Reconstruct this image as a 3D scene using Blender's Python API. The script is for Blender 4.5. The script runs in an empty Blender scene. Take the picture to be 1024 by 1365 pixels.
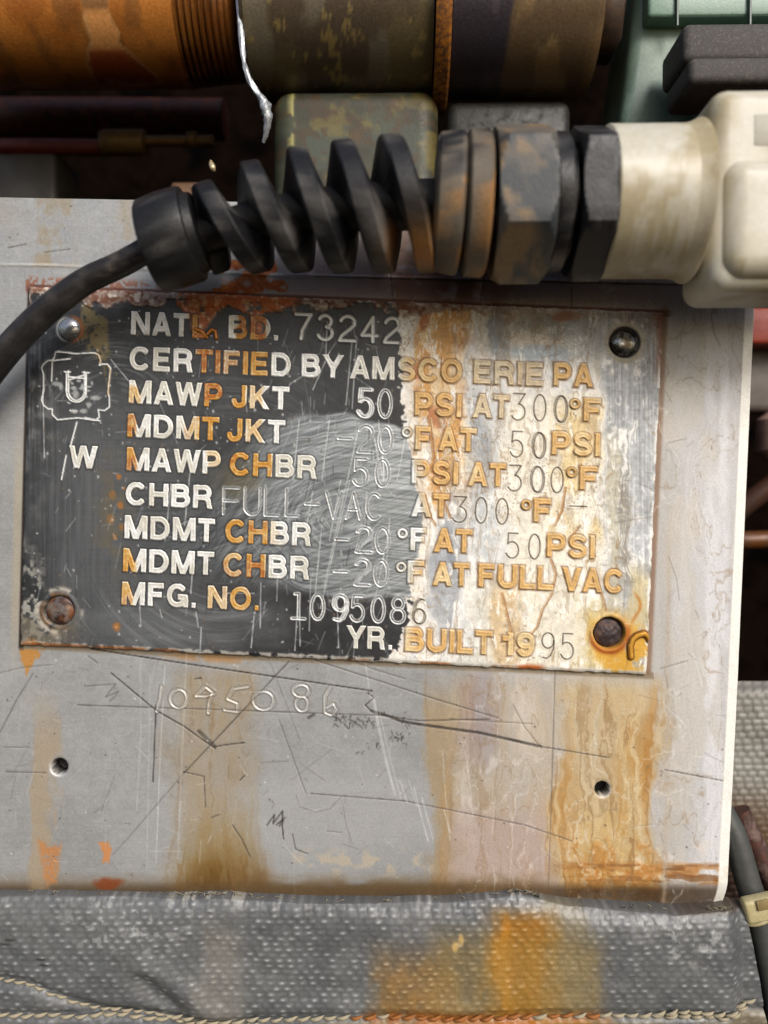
import bpy, bmesh, math, random
import numpy as np
from mathutils import Vector, Matrix

# ------------------------------------------------------------------ camera, light
S = 0.000175                    # metres per photo pixel on the panel
FPX = 1060.0
D = FPX * S
PITCH, YAW = math.radians(-1.432), math.radians(1.003)
cp, sp, cy_, sy_ = math.cos(PITCH), math.sin(PITCH), math.cos(YAW), math.sin(YAW)
RX = np.array([[1, 0, 0], [0, cp, -sp], [0, sp, cp]])
RY = np.array([[cy_, 0, sy_], [0, 1, 0], [-sy_, 0, cy_]])
BASE = np.array([[1, 0, 0], [0, 0, -1], [0, 1, 0]], float)
R3 = BASE @ RY @ RX
CAM = R3 @ np.array([0, 0, 1.0]) * D
scene = bpy.context.scene
cd = bpy.data.cameras.new('camera'); cam = bpy.data.objects.new('camera', cd)
scene.collection.objects.link(cam); scene.camera = cam
mw = Matrix([list(R3[i]) + [CAM[i]] for i in range(3)] + [[0, 0, 0, 1]]); cam.matrix_world = mw
cd.sensor_fit = 'VERTICAL'; cd.sensor_height = 36; cd.lens = 36 * FPX / 1365
cd.clip_start = 0.005; cd.clip_end = 20
cd.dof.use_dof = True; cd.dof.focus_distance = D; cd.dof.aperture_fstop = 7

SUN_EL, SUN_AZ = math.radians(33), math.radians(26)      # azimuth from -Y, negative = left of camera
sd = Vector((math.sin(SUN_AZ) * math.cos(SUN_EL), -math.cos(SUN_AZ) * math.cos(SUN_EL), math.sin(SUN_EL)))
w = bpy.data.worlds.new('World'); scene.world = w; w.use_nodes = True
nt = w.node_tree; bg = nt.nodes['Background']
sky = nt.nodes.new('ShaderNodeTexSky'); sky.sky_type = 'NISHITA'; sky.sun_disc = False
sky.sun_elevation = SUN_EL; sky.sun_rotation = math.atan2(sd.x, sd.y)
sky.dust_density = 3.0
nt.links.new(sky.outputs[0], bg.inputs[0]); bg.inputs[1].default_value = 0.12
sl = bpy.data.lights.new('sun', 'SUN'); sl.energy = 2.3; sl.angle = math.radians(24); sl.color = (1, .98, .95)
so = bpy.data.objects.new('sun', sl); scene.collection.objects.link(so)
so.rotation_euler = sd.to_track_quat('Z', 'Y').to_euler()
vs = scene.view_settings; vs.view_transform = 'Standard'; vs.look = 'None'; vs.exposure = 0.17; vs.gamma = 1
scene.cycles.max_bounces = 6

# ------------------------------------------------------------------ helpers
COL = scene.collection
random.seed(4)
def W(px, py, h=0.0):
    """photo pixel -> world point at height h (pixel units) in front of the panel plane"""
    px, py, h = np.broadcast_arrays(np.asarray(px, float), np.asarray(py, float), np.asarray(h, float))
    d = np.stack([(px - 512) / FPX, -(py - 682.5) / FPX, -np.ones_like(px)], -1) @ R3.T
    t = (-h * S - CAM[1]) / d[..., 1]
    return CAM + d * t[..., None]
class Fr:
    """local frame at an apparent pixel and height: x right, y down, h towards the camera, pixel units"""
    def __init__(s, cx, cy, h, ax=1.):
        s.o = W(cx, cy, h); s.u = S * (FPX - h) / FPX; s.ax = ax
    def __call__(s, p):
        p = np.asarray(p, float)
        return s.o + s.u * np.stack([p[..., 0] * s.ax, -p[..., 2], -p[..., 1]], -1)

def obj_np(name, V, F, mat, parent=None, col=None, rgh=None, met=None, smooth=True, sharp=None):
    me = bpy.data.meshes.new(name)
    V = np.ascontiguousarray(V, np.float32).reshape(-1, 3)
    me.vertices.add(len(V)); me.vertices.foreach_set('co', V.ravel())
    if isinstance(F, np.ndarray):
        k = F.shape[1]; n = len(F)
        me.loops.add(n * k); me.loops.foreach_set('vertex_index', F.astype(np.int32).ravel())
        me.polygons.add(n); me.polygons.foreach_set('loop_start', np.arange(0, n * k, k, dtype=np.int32))
    else:
        lens = [len(f) for f in F]; n = len(F)
        me.loops.add(sum(lens)); me.loops.foreach_set('vertex_index', np.array([i for f in F for i in f], np.int32))
        me.polygons.add(n); me.polygons.foreach_set('loop_start', np.concatenate([[0], np.cumsum(lens)[:-1]]).astype(np.int32))
    me.update(calc_edges=True); me.validate()
    if col is not None:
        c = np.clip(np.asarray(col, float) / 255.0, 0, 1)
        c = np.where(c <= .04045, c / 12.92, ((c + .055) / 1.055) ** 2.4) * 0.86
        c4 = np.ones((len(V), 4), np.float32); c4[:, :3] = c.reshape(-1, 3)
        a = me.attributes.new('Col', 'FLOAT_COLOR', 'POINT'); a.data.foreach_set('color', c4.ravel())
        for nm, v, dflt in (('rgh', rgh, .5), ('met', met, 0.)):
            a = me.attributes.new(nm, 'FLOAT', 'POINT')
            a.data.foreach_set('value', np.broadcast_to(np.asarray(dflt if v is None else v, np.float32), (len(V),)).astype(np.float32).ravel() if np.ndim(v) == 0 or v is None else np.asarray(v, np.float32).ravel())
    me.materials.append(mat)
    if smooth:
        me.polygons.foreach_set('use_smooth', np.ones(n, bool))
        if sharp: me.set_sharp_from_angle(angle=math.radians(sharp))
    o = bpy.data.objects.new(name, me); COL.objects.link(o)
    if parent is not None: o.parent = parent; o.matrix_parent_inverse = parent.matrix_world.inverted() if parent.parent is None else (parent.matrix_world.inverted())
    return o
def tag(o, label=None, cat=None, group=None, kind=None):
    if label: o['label'] = label
    if cat: o['category'] = cat
    if group: o['group'] = group
    if kind: o['kind'] = kind
    return o
def thing(name, label, cat, at, group=None):
    o = bpy.data.objects.new(name, None); COL.objects.link(o); o.location = Vector(at); o.empty_display_size = .005
    bpy.context.view_layer.update()
    return tag(o, label, cat, group)

_T = np.random.RandomState(7).rand(256, 256)
def vn(x, y, seed=0):
    x = x + seed * 17.31; y = y + seed * 9.77
    xi = np.floor(x).astype(np.int64); yi = np.floor(y).astype(np.int64)
    fx = x - xi; fy = y - yi; fx = fx * fx * (3 - 2 * fx); fy = fy * fy * (3 - 2 * fy)
    x0 = xi & 255; x1 = (xi + 1) & 255; y0 = yi & 255; y1 = (yi + 1) & 255
    return (_T[x0, y0] * (1 - fx) + _T[x1, y0] * fx) * (1 - fy) + (_T[x0, y1] * (1 - fx) + _T[x1, y1] * fx) * fy
def fbm(x, y, sx, sy=None, o=4, seed=0, g=.5):
    sy = sy or sx; a = 1.; t = 0.; r = 0.
    for i in range(o):
        r = r + a * vn(x / sx * 2 ** i, y / sy * 2 ** i, seed + i * 3.1); t += a; a *= g
    return r / t
def ss(a, b, x):
    t = np.clip((x - a) / (b - a), 0, 1); return t * t * (3 - 2 * t)
def mix(c, c2, m):
    return c + (np.asarray(c2, float) - c) * np.clip(m, 0, 1)[..., None]
def band(x, a, b, s):
    return ss(a - s, a + s, x) * (1 - ss(b - s, b + s, x))
def blob(X, Y, cx, cy, rx, ry, s=.3):
    return 1 - ss(1 - s, 1 + s, np.sqrt(((X - cx) / rx) ** 2 + ((Y - cy) / ry) ** 2))
def polysdf(X, Y, P):
    d = np.full(X.shape, 1e9); ins = np.zeros(X.shape, bool); n = len(P)
    for i in range(n):
        ax, ay = P[i]; bx, by = P[(i + 1) % n]; ex, ey = bx - ax, by - ay
        t = np.clip(((X - ax) * ex + (Y - ay) * ey) / (ex * ex + ey * ey + 1e-9), 0, 1)
        d = np.minimum(d, (X - ax - t * ex) ** 2 + (Y - ay - t * ey) ** 2)
        c = ((ay > Y) != (by > Y)) & (X < (bx - ax) * (Y - ay) / (by - ay + 1e-12) + ax)
        ins ^= c
    d = np.sqrt(d); return np.where(ins, -d, d)
def segd(x, y, P):
    d = np.full(x.shape, 1e9)
    for (ax, ay), (bx, by) in zip(P[:-1], P[1:]):
        ex, ey = bx - ax, by - ay
        t = np.clip(((x - ax) * ex + (y - ay) * ey) / (ex * ex + ey * ey + 1e-9), 0, 1)
        d = np.minimum(d, (x - ax - t * ex) ** 2 + (y - ay - t * ey) ** 2)
    return np.sqrt(d)
class Canvas:
    """colour, height, roughness and metal carried by the vertices of one sheet"""
    def __init__(s, X, Y):
        s.X, s.Y = X, Y; s.c = np.zeros(X.shape + (3,)); s.h = np.zeros(X.shape); s.r = np.full(X.shape, .5); s.m = np.zeros(X.shape)
    def near(s, P, pad):
        P = np.asarray(P, float); x0, y0 = P.min(0) - pad; x1, y1 = P.max(0) + pad
        return np.nonzero((s.X > x0) & (s.X < x1) & (s.Y > y0) & (s.Y < y1))
    def stroke(s, P, w=1., col=(60, 55, 50), a=.8, dh=0., vary=.5, seed=0):
        i = s.near(P, w * 2 + 2); x = s.X[i]; y = s.Y[i]
        if not len(x): return
        d = segd(x, y, P)
        k = (1 - ss(w * .35, w * .35 + 1.0, d)) if w < 1.6 else (1 - ss(w - .7, w + .7, d))
        v = 1 - vary * fbm(x, y, 9, o=3, seed=seed + 5) * 1.6
        m = k * np.clip(v, 0, 1)
        s.c[i] = mix(s.c[i], col, m * a); s.h[i] += dh * m
    def groove(s, P, kind, wd=1.5, dep=1.4, seed=0):
        i = s.near(P, 6); x = s.X[i]; y = s.Y[i]
        if not len(x): return
        d = segd(x, y, P); v = .55 + .6 * fbm(x, y, 8, o=3, seed=seed)
        s.h[i] += -dep * (1 - ss(wd * .2, wd * 1.3, d)) + .45 * np.exp(-((d - wd * 1.7) / .9) ** 2)
        dark, mid, tan = kind(x, y); v = np.clip(v, .6, 1.2)
        c = s.c[i]
        c = mix(c, (236, 238, 236), dark * (v + .35) * ((1 - ss(wd - .3, wd + .9, d)) if wd > 1.5 or wd < .85 else np.exp(-((d - 1.45) / .75) ** 2) * 1.1))
        c = mix(c, (236, 238, 238), mid * (v + .2) * np.exp(-((d - wd * 1.15) / .8) ** 2))
        c = mix(c, (90, 95, 98), mid * .55 * np.exp(-(d / .7) ** 2))
        c = mix(c, (66, 54, 44), tan * .95 * np.exp(-(d / .8) ** 2))
        c = mix(c, (228, 222, 205), tan * .5 * np.exp(-((d - 2.0) / .8) ** 2))
        s.c[i] = c

def sheet(name, V, keep, mat, cv, parent=None):
    """V (n,m,3); keep: cell mask (n-1,m-1)"""
    n, m = V.shape[:2]
    idx = np.arange(n * m).reshape(n, m)
    q = np.stack([idx[:-1, :-1], idx[1:, :-1], idx[1:, 1:], idx[:-1, 1:]], -1)
    q = q[keep] if keep is not None else q.reshape(-1, 4)
    used, inv = np.unique(q, return_inverse=True)
    F = inv.reshape(-1, 4)
    return obj_np(name, V.reshape(-1, 3)[used], F, mat, parent, cv.c.reshape(-1, 3)[used], cv.r.ravel()[used], cv.m.ravel()[used])

# ------------------------------------------------------------------ materials
def base_mat(name):
    m = bpy.data.materials.new(name); m.use_nodes = True
    n = m.node_tree.nodes; return m, n, m.node_tree.links, n['Principled BSDF']
def painted(name, nscale=2200, namt=.10, bump=.25, bdist=.00006, spec=.5, sss=0):
    m, n, l, b = base_mat(name)
    a = n.new('ShaderNodeAttribute'); a.attribute_name = 'Col'
    r = n.new('ShaderNodeAttribute'); r.attribute_name = 'rgh'
    k = n.new('ShaderNodeAttribute'); k.attribute_name = 'met'
    tc = n.new('ShaderNodeTexCoord')
    nz = n.new('ShaderNodeTexNoise'); nz.inputs['Scale'].default_value = nscale; nz.inputs['Detail'].default_value = 4
    l.new(tc.outputs['Object'], nz.inputs['Vector'])
    mr = n.new('ShaderNodeMapRange'); mr.inputs['From Min'].default_value = .3; mr.inputs['From Max'].default_value = .7
    mr.inputs['To Min'].default_value = 1 - namt; mr.inputs['To Max'].default_value = 1 + namt
    l.new(nz.outputs['Fac'], mr.inputs['Value'])
    vm = n.new('ShaderNodeVectorMath'); vm.operation = 'SCALE'
    l.new(a.outputs['Color'], vm.inputs[0]); l.new(mr.outputs[0], vm.inputs['Scale'])
    l.new(vm.outputs[0], b.inputs['Base Color'])
    ad = n.new('ShaderNodeMath'); ad.operation = 'MULTIPLY'; l.new(r.outputs['Fac'], ad.inputs[0]); l.new(mr.outputs[0], ad.inputs[1])
    l.new(ad.outputs[0], b.inputs['Roughness']); l.new(k.outputs['Fac'], b.inputs['Metallic'])
    b.inputs['Specular IOR Level'].default_value = spec
    bp = n.new('ShaderNodeBump'); bp.inputs['Strength'].default_value = bump; bp.inputs['Distance'].default_value = bdist
    l.new(nz.outputs['Fac'], bp.inputs['Height']); l.new(bp.outputs[0], b.inputs['Normal'])
    if sss:
        b.inputs['Subsurface Weight'].default_value = sss; b.inputs['Subsurface Scale'].default_value = .003
        b.inputs['Subsurface Radius'].default_value = (1, .8, .5)
    return m
def lin(c):
    c = np.asarray(c, float) / 255; c = np.where(c <= .04045, c / 12.92, ((c + .055) / 1.055) ** 2.4) * .86
    return tuple(c) + (1,)
def simple(name, cols, scale=300, rough=(.4, .7), met=0., bump=.3, bdist=.0002, pos=(.35, .5, .65), detail=6, spec=.5, stretch=(1, 1, 1), sss=0):
    m, n, l, b = base_mat(name)
    tc = n.new('ShaderNodeTexCoord'); mp = n.new('ShaderNodeMapping'); mp.inputs['Scale'].default_value = stretch
    l.new(tc.outputs['Object'], mp.inputs[0])
    nz = n.new('ShaderNodeTexNoise'); nz.inputs['Scale'].default_value = scale; nz.inputs['Detail'].default_value = detail
    nz.inputs['Roughness'].default_value = .62; nz.inputs['Distortion'].default_value = .4
    l.new(mp.outputs[0], nz.inputs['Vector'])
    cr = n.new('ShaderNodeValToRGB'); e = cr.color_ramp.elements
    while len(e) < len(cols): e.new(.5)
    for i, c in enumerate(cols): e[i].position = pos[i] if len(cols) == len(pos) else .3 + .4 * i / max(1, len(cols) - 1); e[i].color = lin(c)
    l.new(nz.outputs['Fac'], cr.inputs[0]); l.new(cr.outputs[0], b.inputs['Base Color'])
    mr = n.new('ShaderNodeMapRange'); mr.inputs['From Min'].default_value = .3; mr.inputs['From Max'].default_value = .7
    mr.inputs['To Min'].default_value = rough[0]; mr.inputs['To Max'].default_value = rough[1]
    l.new(nz.outputs['Fac'], mr.inputs['Value']); l.new(mr.outputs[0], b.inputs['Roughness'])
    n2 = n.new('ShaderNodeTexNoise'); n2.inputs['Scale'].default_value = scale * 6; n2.inputs['Detail'].default_value = 3
    l.new(mp.outputs[0], n2.inputs['Vector'])
    bp = n.new('ShaderNodeBump'); bp.inputs['Strength'].default_value = bump; bp.inputs['Distance'].default_value = bdist
    l.new(n2.outputs['Fac'], bp.inputs['Height']); l.new(bp.outputs[0], b.inputs['Normal'])
    b.inputs['Metallic'].default_value = met; b.inputs['Specular IOR Level'].default_value = spec
    if sss:
        b.inputs['Subsurface Weight'].default_value = sss; b.inputs['Subsurface Scale'].default_value = .004
        b.inputs['Subsurface Radius'].default_value = (1, .8, .5)
    return m
M_SHEET = painted('weathered_steel')
M_PLATE = painted('etched_plate', nscale=3000, namt=.12, bump=.3)
M_CLOTH = painted('coated_cloth', nscale=2500, namt=.12, bump=.35)
M_CRUST = painted('stained_metal', nscale=1500, namt=.14, bump=.4, bdist=.0001)
M_PLAST = painted('aged_plastic', nscale=900, namt=.07, bump=.3, bdist=.0001, sss=.25)
M_RUBBER = painted('black_rubber', nscale=1800, namt=.2, bump=.5, bdist=.00014, spec=.28)

# ------------------------------------------------------------------ glyphs
def arc(cx, cy, rx, ry, a0, a1, n=12):
    return [(cx + rx * math.cos(math.radians(a0 + (a1 - a0) * i / n)), cy + ry * math.sin(math.radians(a0 + (a1 - a0) * i / n))) for i in range(n + 1)]
w_ = .105; t_ = 1 - w_
BOLD = {
 'A': (.96, [[(.03, -.25), (.48, 1.0), (.48, 1.05)], [(.93, -.25), (.48, 1.0)], [(.22, .29), (.74, .29)]]),
 'B': (.86, [[(w_, 0), (w_, 1)], [(w_, t_), (.5, t_)] + arc(.5, .715, .19, .18, 90, -90) + [(w_, .535)], [(w_, .53), (.5, .53)] + arc(.5, .3175, .255, .2125, 90, -90) + [(w_, w_)]]),
 'C': (.93, [arc(.485, .5, .385, .405, 38, 322, 22)]),
 'D': (.9, [[(w_, 0), (w_, 1)], [(w_, t_), (.4, t_)] + arc(.4, .5, .395, .395, 90, -90, 16) + [(w_, w_)]]),
 'E': (.78, [[(w_, 0), (w_, 1)], [(0, t_), (.76, t_)], [(.1, .51), (.71, .51)], [(0, w_), (.78, w_)]]),
 'F': (.74, [[(w_, 0), (w_, 1)], [(0, t_), (.74, t_)], [(.1, .5), (.65, .5)]]),
 'G': (.97, [arc(.485, .5, .385, .405, 38, 318, 22) + [(.8, .22), (.86, .3)], [(.5, .44), (.965, .44)], [(.88, .52), (.88, 0)]]),
 'H': (.88, [[(w_, 0), (w_, 1)], [(.775, 0), (.775, 1)], [(.1, .52), (.8, .52)]]),
 'I': (.21, [[(w_, 0), (w_, 1)]]),
 'J': (.68, [[(.575, 1), (.575, .3)] + arc(.34, .3, .235, .2, 0, -180) + [(.105, .37)]]),
 'K': (.88, [[(w_, 0), (w_, 1)], [(.0, .22), (.95, 1.2)], [(.33, .62), (.93, -.22)]]),
 'L': (.74, [[(w_, 0), (w_, 1)], [(0, w_), (.74, w_)]]),
 'M': (1.06, [[(.1, 0), (.1, 1)], [(.96, 0), (.96, 1)], [(.06, 1.2), (.53, 0), (.53, -.05)], [(1.0, 1.2), (.53, 0)]]),
 'N': (.9, [[(.1, 0), (.1, 1)], [(.8, 0), (.8, 1)], [(.02, 1.15), (.88, -.15)]]),
 'O': (1.0, [arc(.5, .5, .395, .41, 0, 360, 30)]),
 'P': (.85, [[(w_, 0), (w_, 1)], [(w_, t_), (.5, t_)] + arc(.5, .655, .245, .24, 90, -90) + [(w_, .415)]]),
 'R': (.88, [[(w_, 0), (w_, 1)], [(w_, t_), (.5, t_)] + arc(.5, .68, .245, .215, 90, -90) + [(w_, .465)], [(.45, .465), (.62, .44), (.71, .35), (.74, .15), (.8, -.05)]]),
 'S': (.85, [arc(.425, .7, .3, .2, 12, 250, 14) + arc(.425, .295, .32, .2, 75, -168, 14)]),
 'T': (.82, [[(0, t_), (.82, t_)], [(.41, 1), (.41, 0)]]),
 'U': (.88, [[(w_, 1), (w_, .36)] + arc(.44, .34, .335, .24, 180, 360) + [(.775, 1)]]),
 'V': (.93, [[(.04, 1.2), (.465, 0), (.465, -.1)], [(.89, 1.2), (.465, 0)]]),
 'W': (1.28, [[(.06, 1.2), (.35, 0)], [(.35, 0), (.64, 1.05)], [(.64, 1.05), (.93, 0)], [(.93, 0), (1.22, 1.2)]]),
 'Y': (.92, [[(.0, 1.15), (.46, .42)], [(.92, 1.15), (.46, .42)], [(.46, .5), (.46, 0)]]),
 '.': (.22, [[(0, w_), (.21, w_)]]),
 '1': (.46, [[(.355, 0), (.355, 1)], [(.0, .74), (.355, .74)]]),
 '9': (.74, [arc(.37, .67, .265, .235, 0, 360, 22), [(.635, .67), (.62, .38), (.53, .17), (.36, .095), (.2, .14), (.105, .28)]]),
}
BEAR = .085
def flatsdf(x, y, strokes, hw):
    d = np.full(x.shape, 1e9)
    for P in strokes:
        n = len(P)
        for k in range(n - 1):
            (ax, ay), (bx, by) = P[k], P[k + 1]
            L = math.hypot(bx - ax, by - ay)
            if L < 1e-6: continue
            ux, uy = (bx - ax) / L, (by - ay) / L
            a = (x - ax) * ux + (y - ay) * uy; b = np.abs(-(x - ax) * uy + (y - ay) * ux)
            d = np.minimum(d, np.maximum(np.maximum(-a, a - L), b - hw))
            if k < n - 2: d = np.minimum(d, np.hypot(x - bx, y - by) - hw)
    return np.maximum(d, np.maximum(-y - .012, y - 1.012))
def word_glyphs(txt):
    x = 0; out = []
    for ch in txt:
        wd = BOLD[ch][0]
        b = BEAR if ch not in 'AVTYLW' else BEAR * .55
        if ch == '.': b = .1
        if out: x += b + pb
        out.append((ch, x)); x += wd; pb = b
    return out, x
SL, LEAN = .043, .034
# word, x0, x1, y of baseline at x0, cap height
WORDS = [
 ('NAT', 177, 254, 447.2, 31), ('L', 258, 279, 451.5, 31), ('BD.', 306, 372, 452.3, 31),
 ('CERTIFIED', 174.8, 388, 494.3, 31.5), ('BY', 402.7, 457, 503.4, 31), ('AMSCO', 466.7, 614.4, 505.6, 31), ('ERIE', 630.5, 722, 512.2, 31), ('PA', 736.4, 788.7, 515.4, 31),
 ('MAWP', 174, 297, 538.4, 31), ('JKT', 310, 386.2, 544.4, 31), ('PSI', 552.7, 613.7, 554.8, 31), ('AT', 629.3, 677.3, 557, 31), ('F', 776, 798.7, 562.6, 31),
 ('MDMT', 172.2, 293, 583, 31), ('JKT', 304, 380.8, 588.8, 31), ('F', 553.4, 573.3, 600, 31), ('AT', 583.9, 634, 601, 31), ('PSI', 734, 797.3, 606.6, 31),
 ('MAWP', 171.2, 294.8, 627.4, 31), ('CHBR', 307.6, 421.7, 634, 31), ('PSI', 548.7, 609.2, 644.6, 31), ('AT', 623.4, 673, 647.6, 31), ('F', 771, 794, 652.8, 31),
 ('CHBR', 169.8, 283.7, 673.4, 31), ('AT', 548.3, 598, 688.2, 31), ('F', 710, 732.4, 695.6, 31),
 ('MDMT', 168.2, 287.7, 717.6, 31), ('CHBR', 301.8, 414.5, 723, 31), ('F', 546.9, 566.8, 733.2, 30), ('AT', 578, 628.6, 735, 31), ('PSI', 727.7, 790.3, 741.8, 31),
 ('MDMT', 166.3, 286.6, 761.4, 31), ('CHBR', 299, 412, 767.4, 31), ('F', 543.3, 564.7, 777, 30), ('AT', 576.4, 624.6, 779.6, 31), ('FULL', 636.8, 736, 781.8, 31), ('VAC', 748, 827.8, 786.8, 31),
 ('MFG.', 164.7, 262.6, 805.5, 31), ('NO.', 278.4, 346.3, 810.4, 30.5),
 ('YR.', 462.3, 523.2, 863, 30.5), ('BUILT', 539.6, 655.2, 866.6, 31), ('19', 668, 710.3, 872.6, 31),
 ('W', 94.5, 131.5, 624, 30),
]
DEG = [(764.8, 539.3), (542.2, 577.1), (760.5, 630), (700.3, 673.2), (536.5, 711), (534.7, 755.5)]
E_ = lambda: arc(.5, .5, .5, .5, 90, 450, 24)
STAMP = {
 '0': [E_()],
 '1': [[(.5, 0), (.5, 1), (.2, .98)], [(0, 0), (1, 0)]],
 '2': [arc(.5, .74, .46, .26, 165, -25, 12) + [(.12, .18), (0, 0), (1, 0)]],
 '3': [[(.04, 1), (.95, 1), (.45, .6)] + arc(.42, .31, .55, .31, 75, -150, 14)],
 'r3': [arc(.48, .76, .42, .24, 160, -80, 10), arc(.48, .27, .5, .27, 80, -160, 12)],
 '4': [[(.72, 0), (.72, 1), (0, .25), (1, .25)]],
 '5': [[(.9, 1), (.14, 1), (.1, .56)] + arc(.45, .33, .52, .33, 120, -155, 14)],
 '6': [[(.9, .97), (.6, 1), (.25, .85), (.04, .5), (.02, .3)], arc(.5, .3, .48, .3, 0, 360, 20)],
 '7': [[(.0, 1), (1, 1), (.45, .35), (.38, 0)]],
 '8': [arc(.5, .77, .4, .23, 0, 360, 18), arc(.5, .28, .5, .28, 0, 360, 20)],
 '9': [arc(.5, .7, .48, .3, 0, 360, 20), [(.98, .7), (.95, .4), (.7, .1), (.4, 0), (.1, .04)]],
 'F': [[(0, 0), (0, 1), (1, 1)], [(0, .5), (.85, .5)]],
 'U': [[(0, 1), (0, .3)] + arc(.5, .3, .5, .3, 180, 360) + [(1, 1)]],
 'L': [[(0, 1), (0, 0), (1, 0)]],
 'V': [[(0, 1), (.5, 0), (1, 1)]], 'A': [[(0, 0), (.5, 1), (1, 0)], [(.2, .35), (.8, .35)]],
 'C': [arc(.55, .5, .52, .5, 50, 310, 18)],
 '-': [[(0, .5), (1, .5)]],
}
# glyph, x0, x1, y bottom, height
def run(chars, boxes, yb, h, sl=.043):
    x00 = boxes[0][0]; return [(c, a, b, yb + (a - x00) * sl, h) for c, (a, b) in zip(chars, boxes)]
ST = run(['7', 'r3', '2', '4', '2'], [(395, 415), (425, 444), (453.5, 474), (483, 503), (513, 533)], 452, 32)
ST += run('50', [(477.5, 495), (505, 521)], 555.5, 36) + run('300', [(682, 699), (710, 726), (737, 753)], 560.5, 35)
ST += run('20', [(477.5, 497), (505, 522)], 603, 35) + run('50', [(679.5, 696), (708, 724)], 609.5, 34)
ST += run('50', [(471.5, 490), (501, 518)], 647, 35) + run('300', [(677, 694), (705.5, 722), (733, 749)], 654.5, 34)
ST += run('FULL', [(299, 319), (327, 347), (354, 372), (382, 398)], 685, 35, .03) + run('VAC', [(435, 455), (462, 480), (488, 507)], 690.5, 34, .03)
ST += run('300', [(603.5, 621.5), (632.5, 648), (660, 676)], 696, 34)
ST += run('20', [(474.5, 493.5), (501, 518)], 735.5, 33) + run('50', [(674, 690.5), (703.5, 718.5)], 743.5, 33)
ST += run('20', [(473, 491), (499, 516)], 779, 33.5) + run('1095086', [(390, 407), (415.5, 432), (444, 461.5), (468.5, 485), (496, 512), (521.5, 539), (549, 565)], 823.3, 33)
ST += run('95', [(720.5, 737), (746.5, 763)], 876.5, 34)
for a, b, y in ((451.5, 468.6, 584.8), (407.6, 425.7, 672), (447.5, 464.8, 718.7), (446, 463.7, 761.3), (758, 780.5, 674.6)): ST.append(('-', a, b, y + 1, 2))

# ------------------------------------------------------------------ the name plate
XB_Y = [380, 410, 440, 470, 520, 560, 600, 650, 690, 720, 750, 780, 800, 830, 850, 870, 885, 900]
XB_X = [528, 534, 533, 531, 537, 541, 549, 556, 566, 562, 552, 546, 546, 541, 536, 524, 508, 500]
def kinds(x, y):
    d = np.interp(y, XB_Y, XB_X)
    tan = ss(-3, 6, x - d); sw = swirl(x, y) * (1 - tan)
    return (1 - tan) * (1 - sw), sw, tan
SWP = [(262, 665), (300, 610), (345, 572), (400, 553), (470, 553), (545, 573), (575, 640), (580, 740), (552, 797), (470, 799), (400, 787), (330, 774), (270, 764), (225, 745), (215, 700)]
def swirl(x, y):
    d = polysdf(x, y, SWP) + 10 * (fbm(x, y, 30, o=3, seed=2) - .5)
    edge = 4 + 38 * ss(440, 270, x)
    return 1 - ss(-edge, edge * .6, d)
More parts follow.
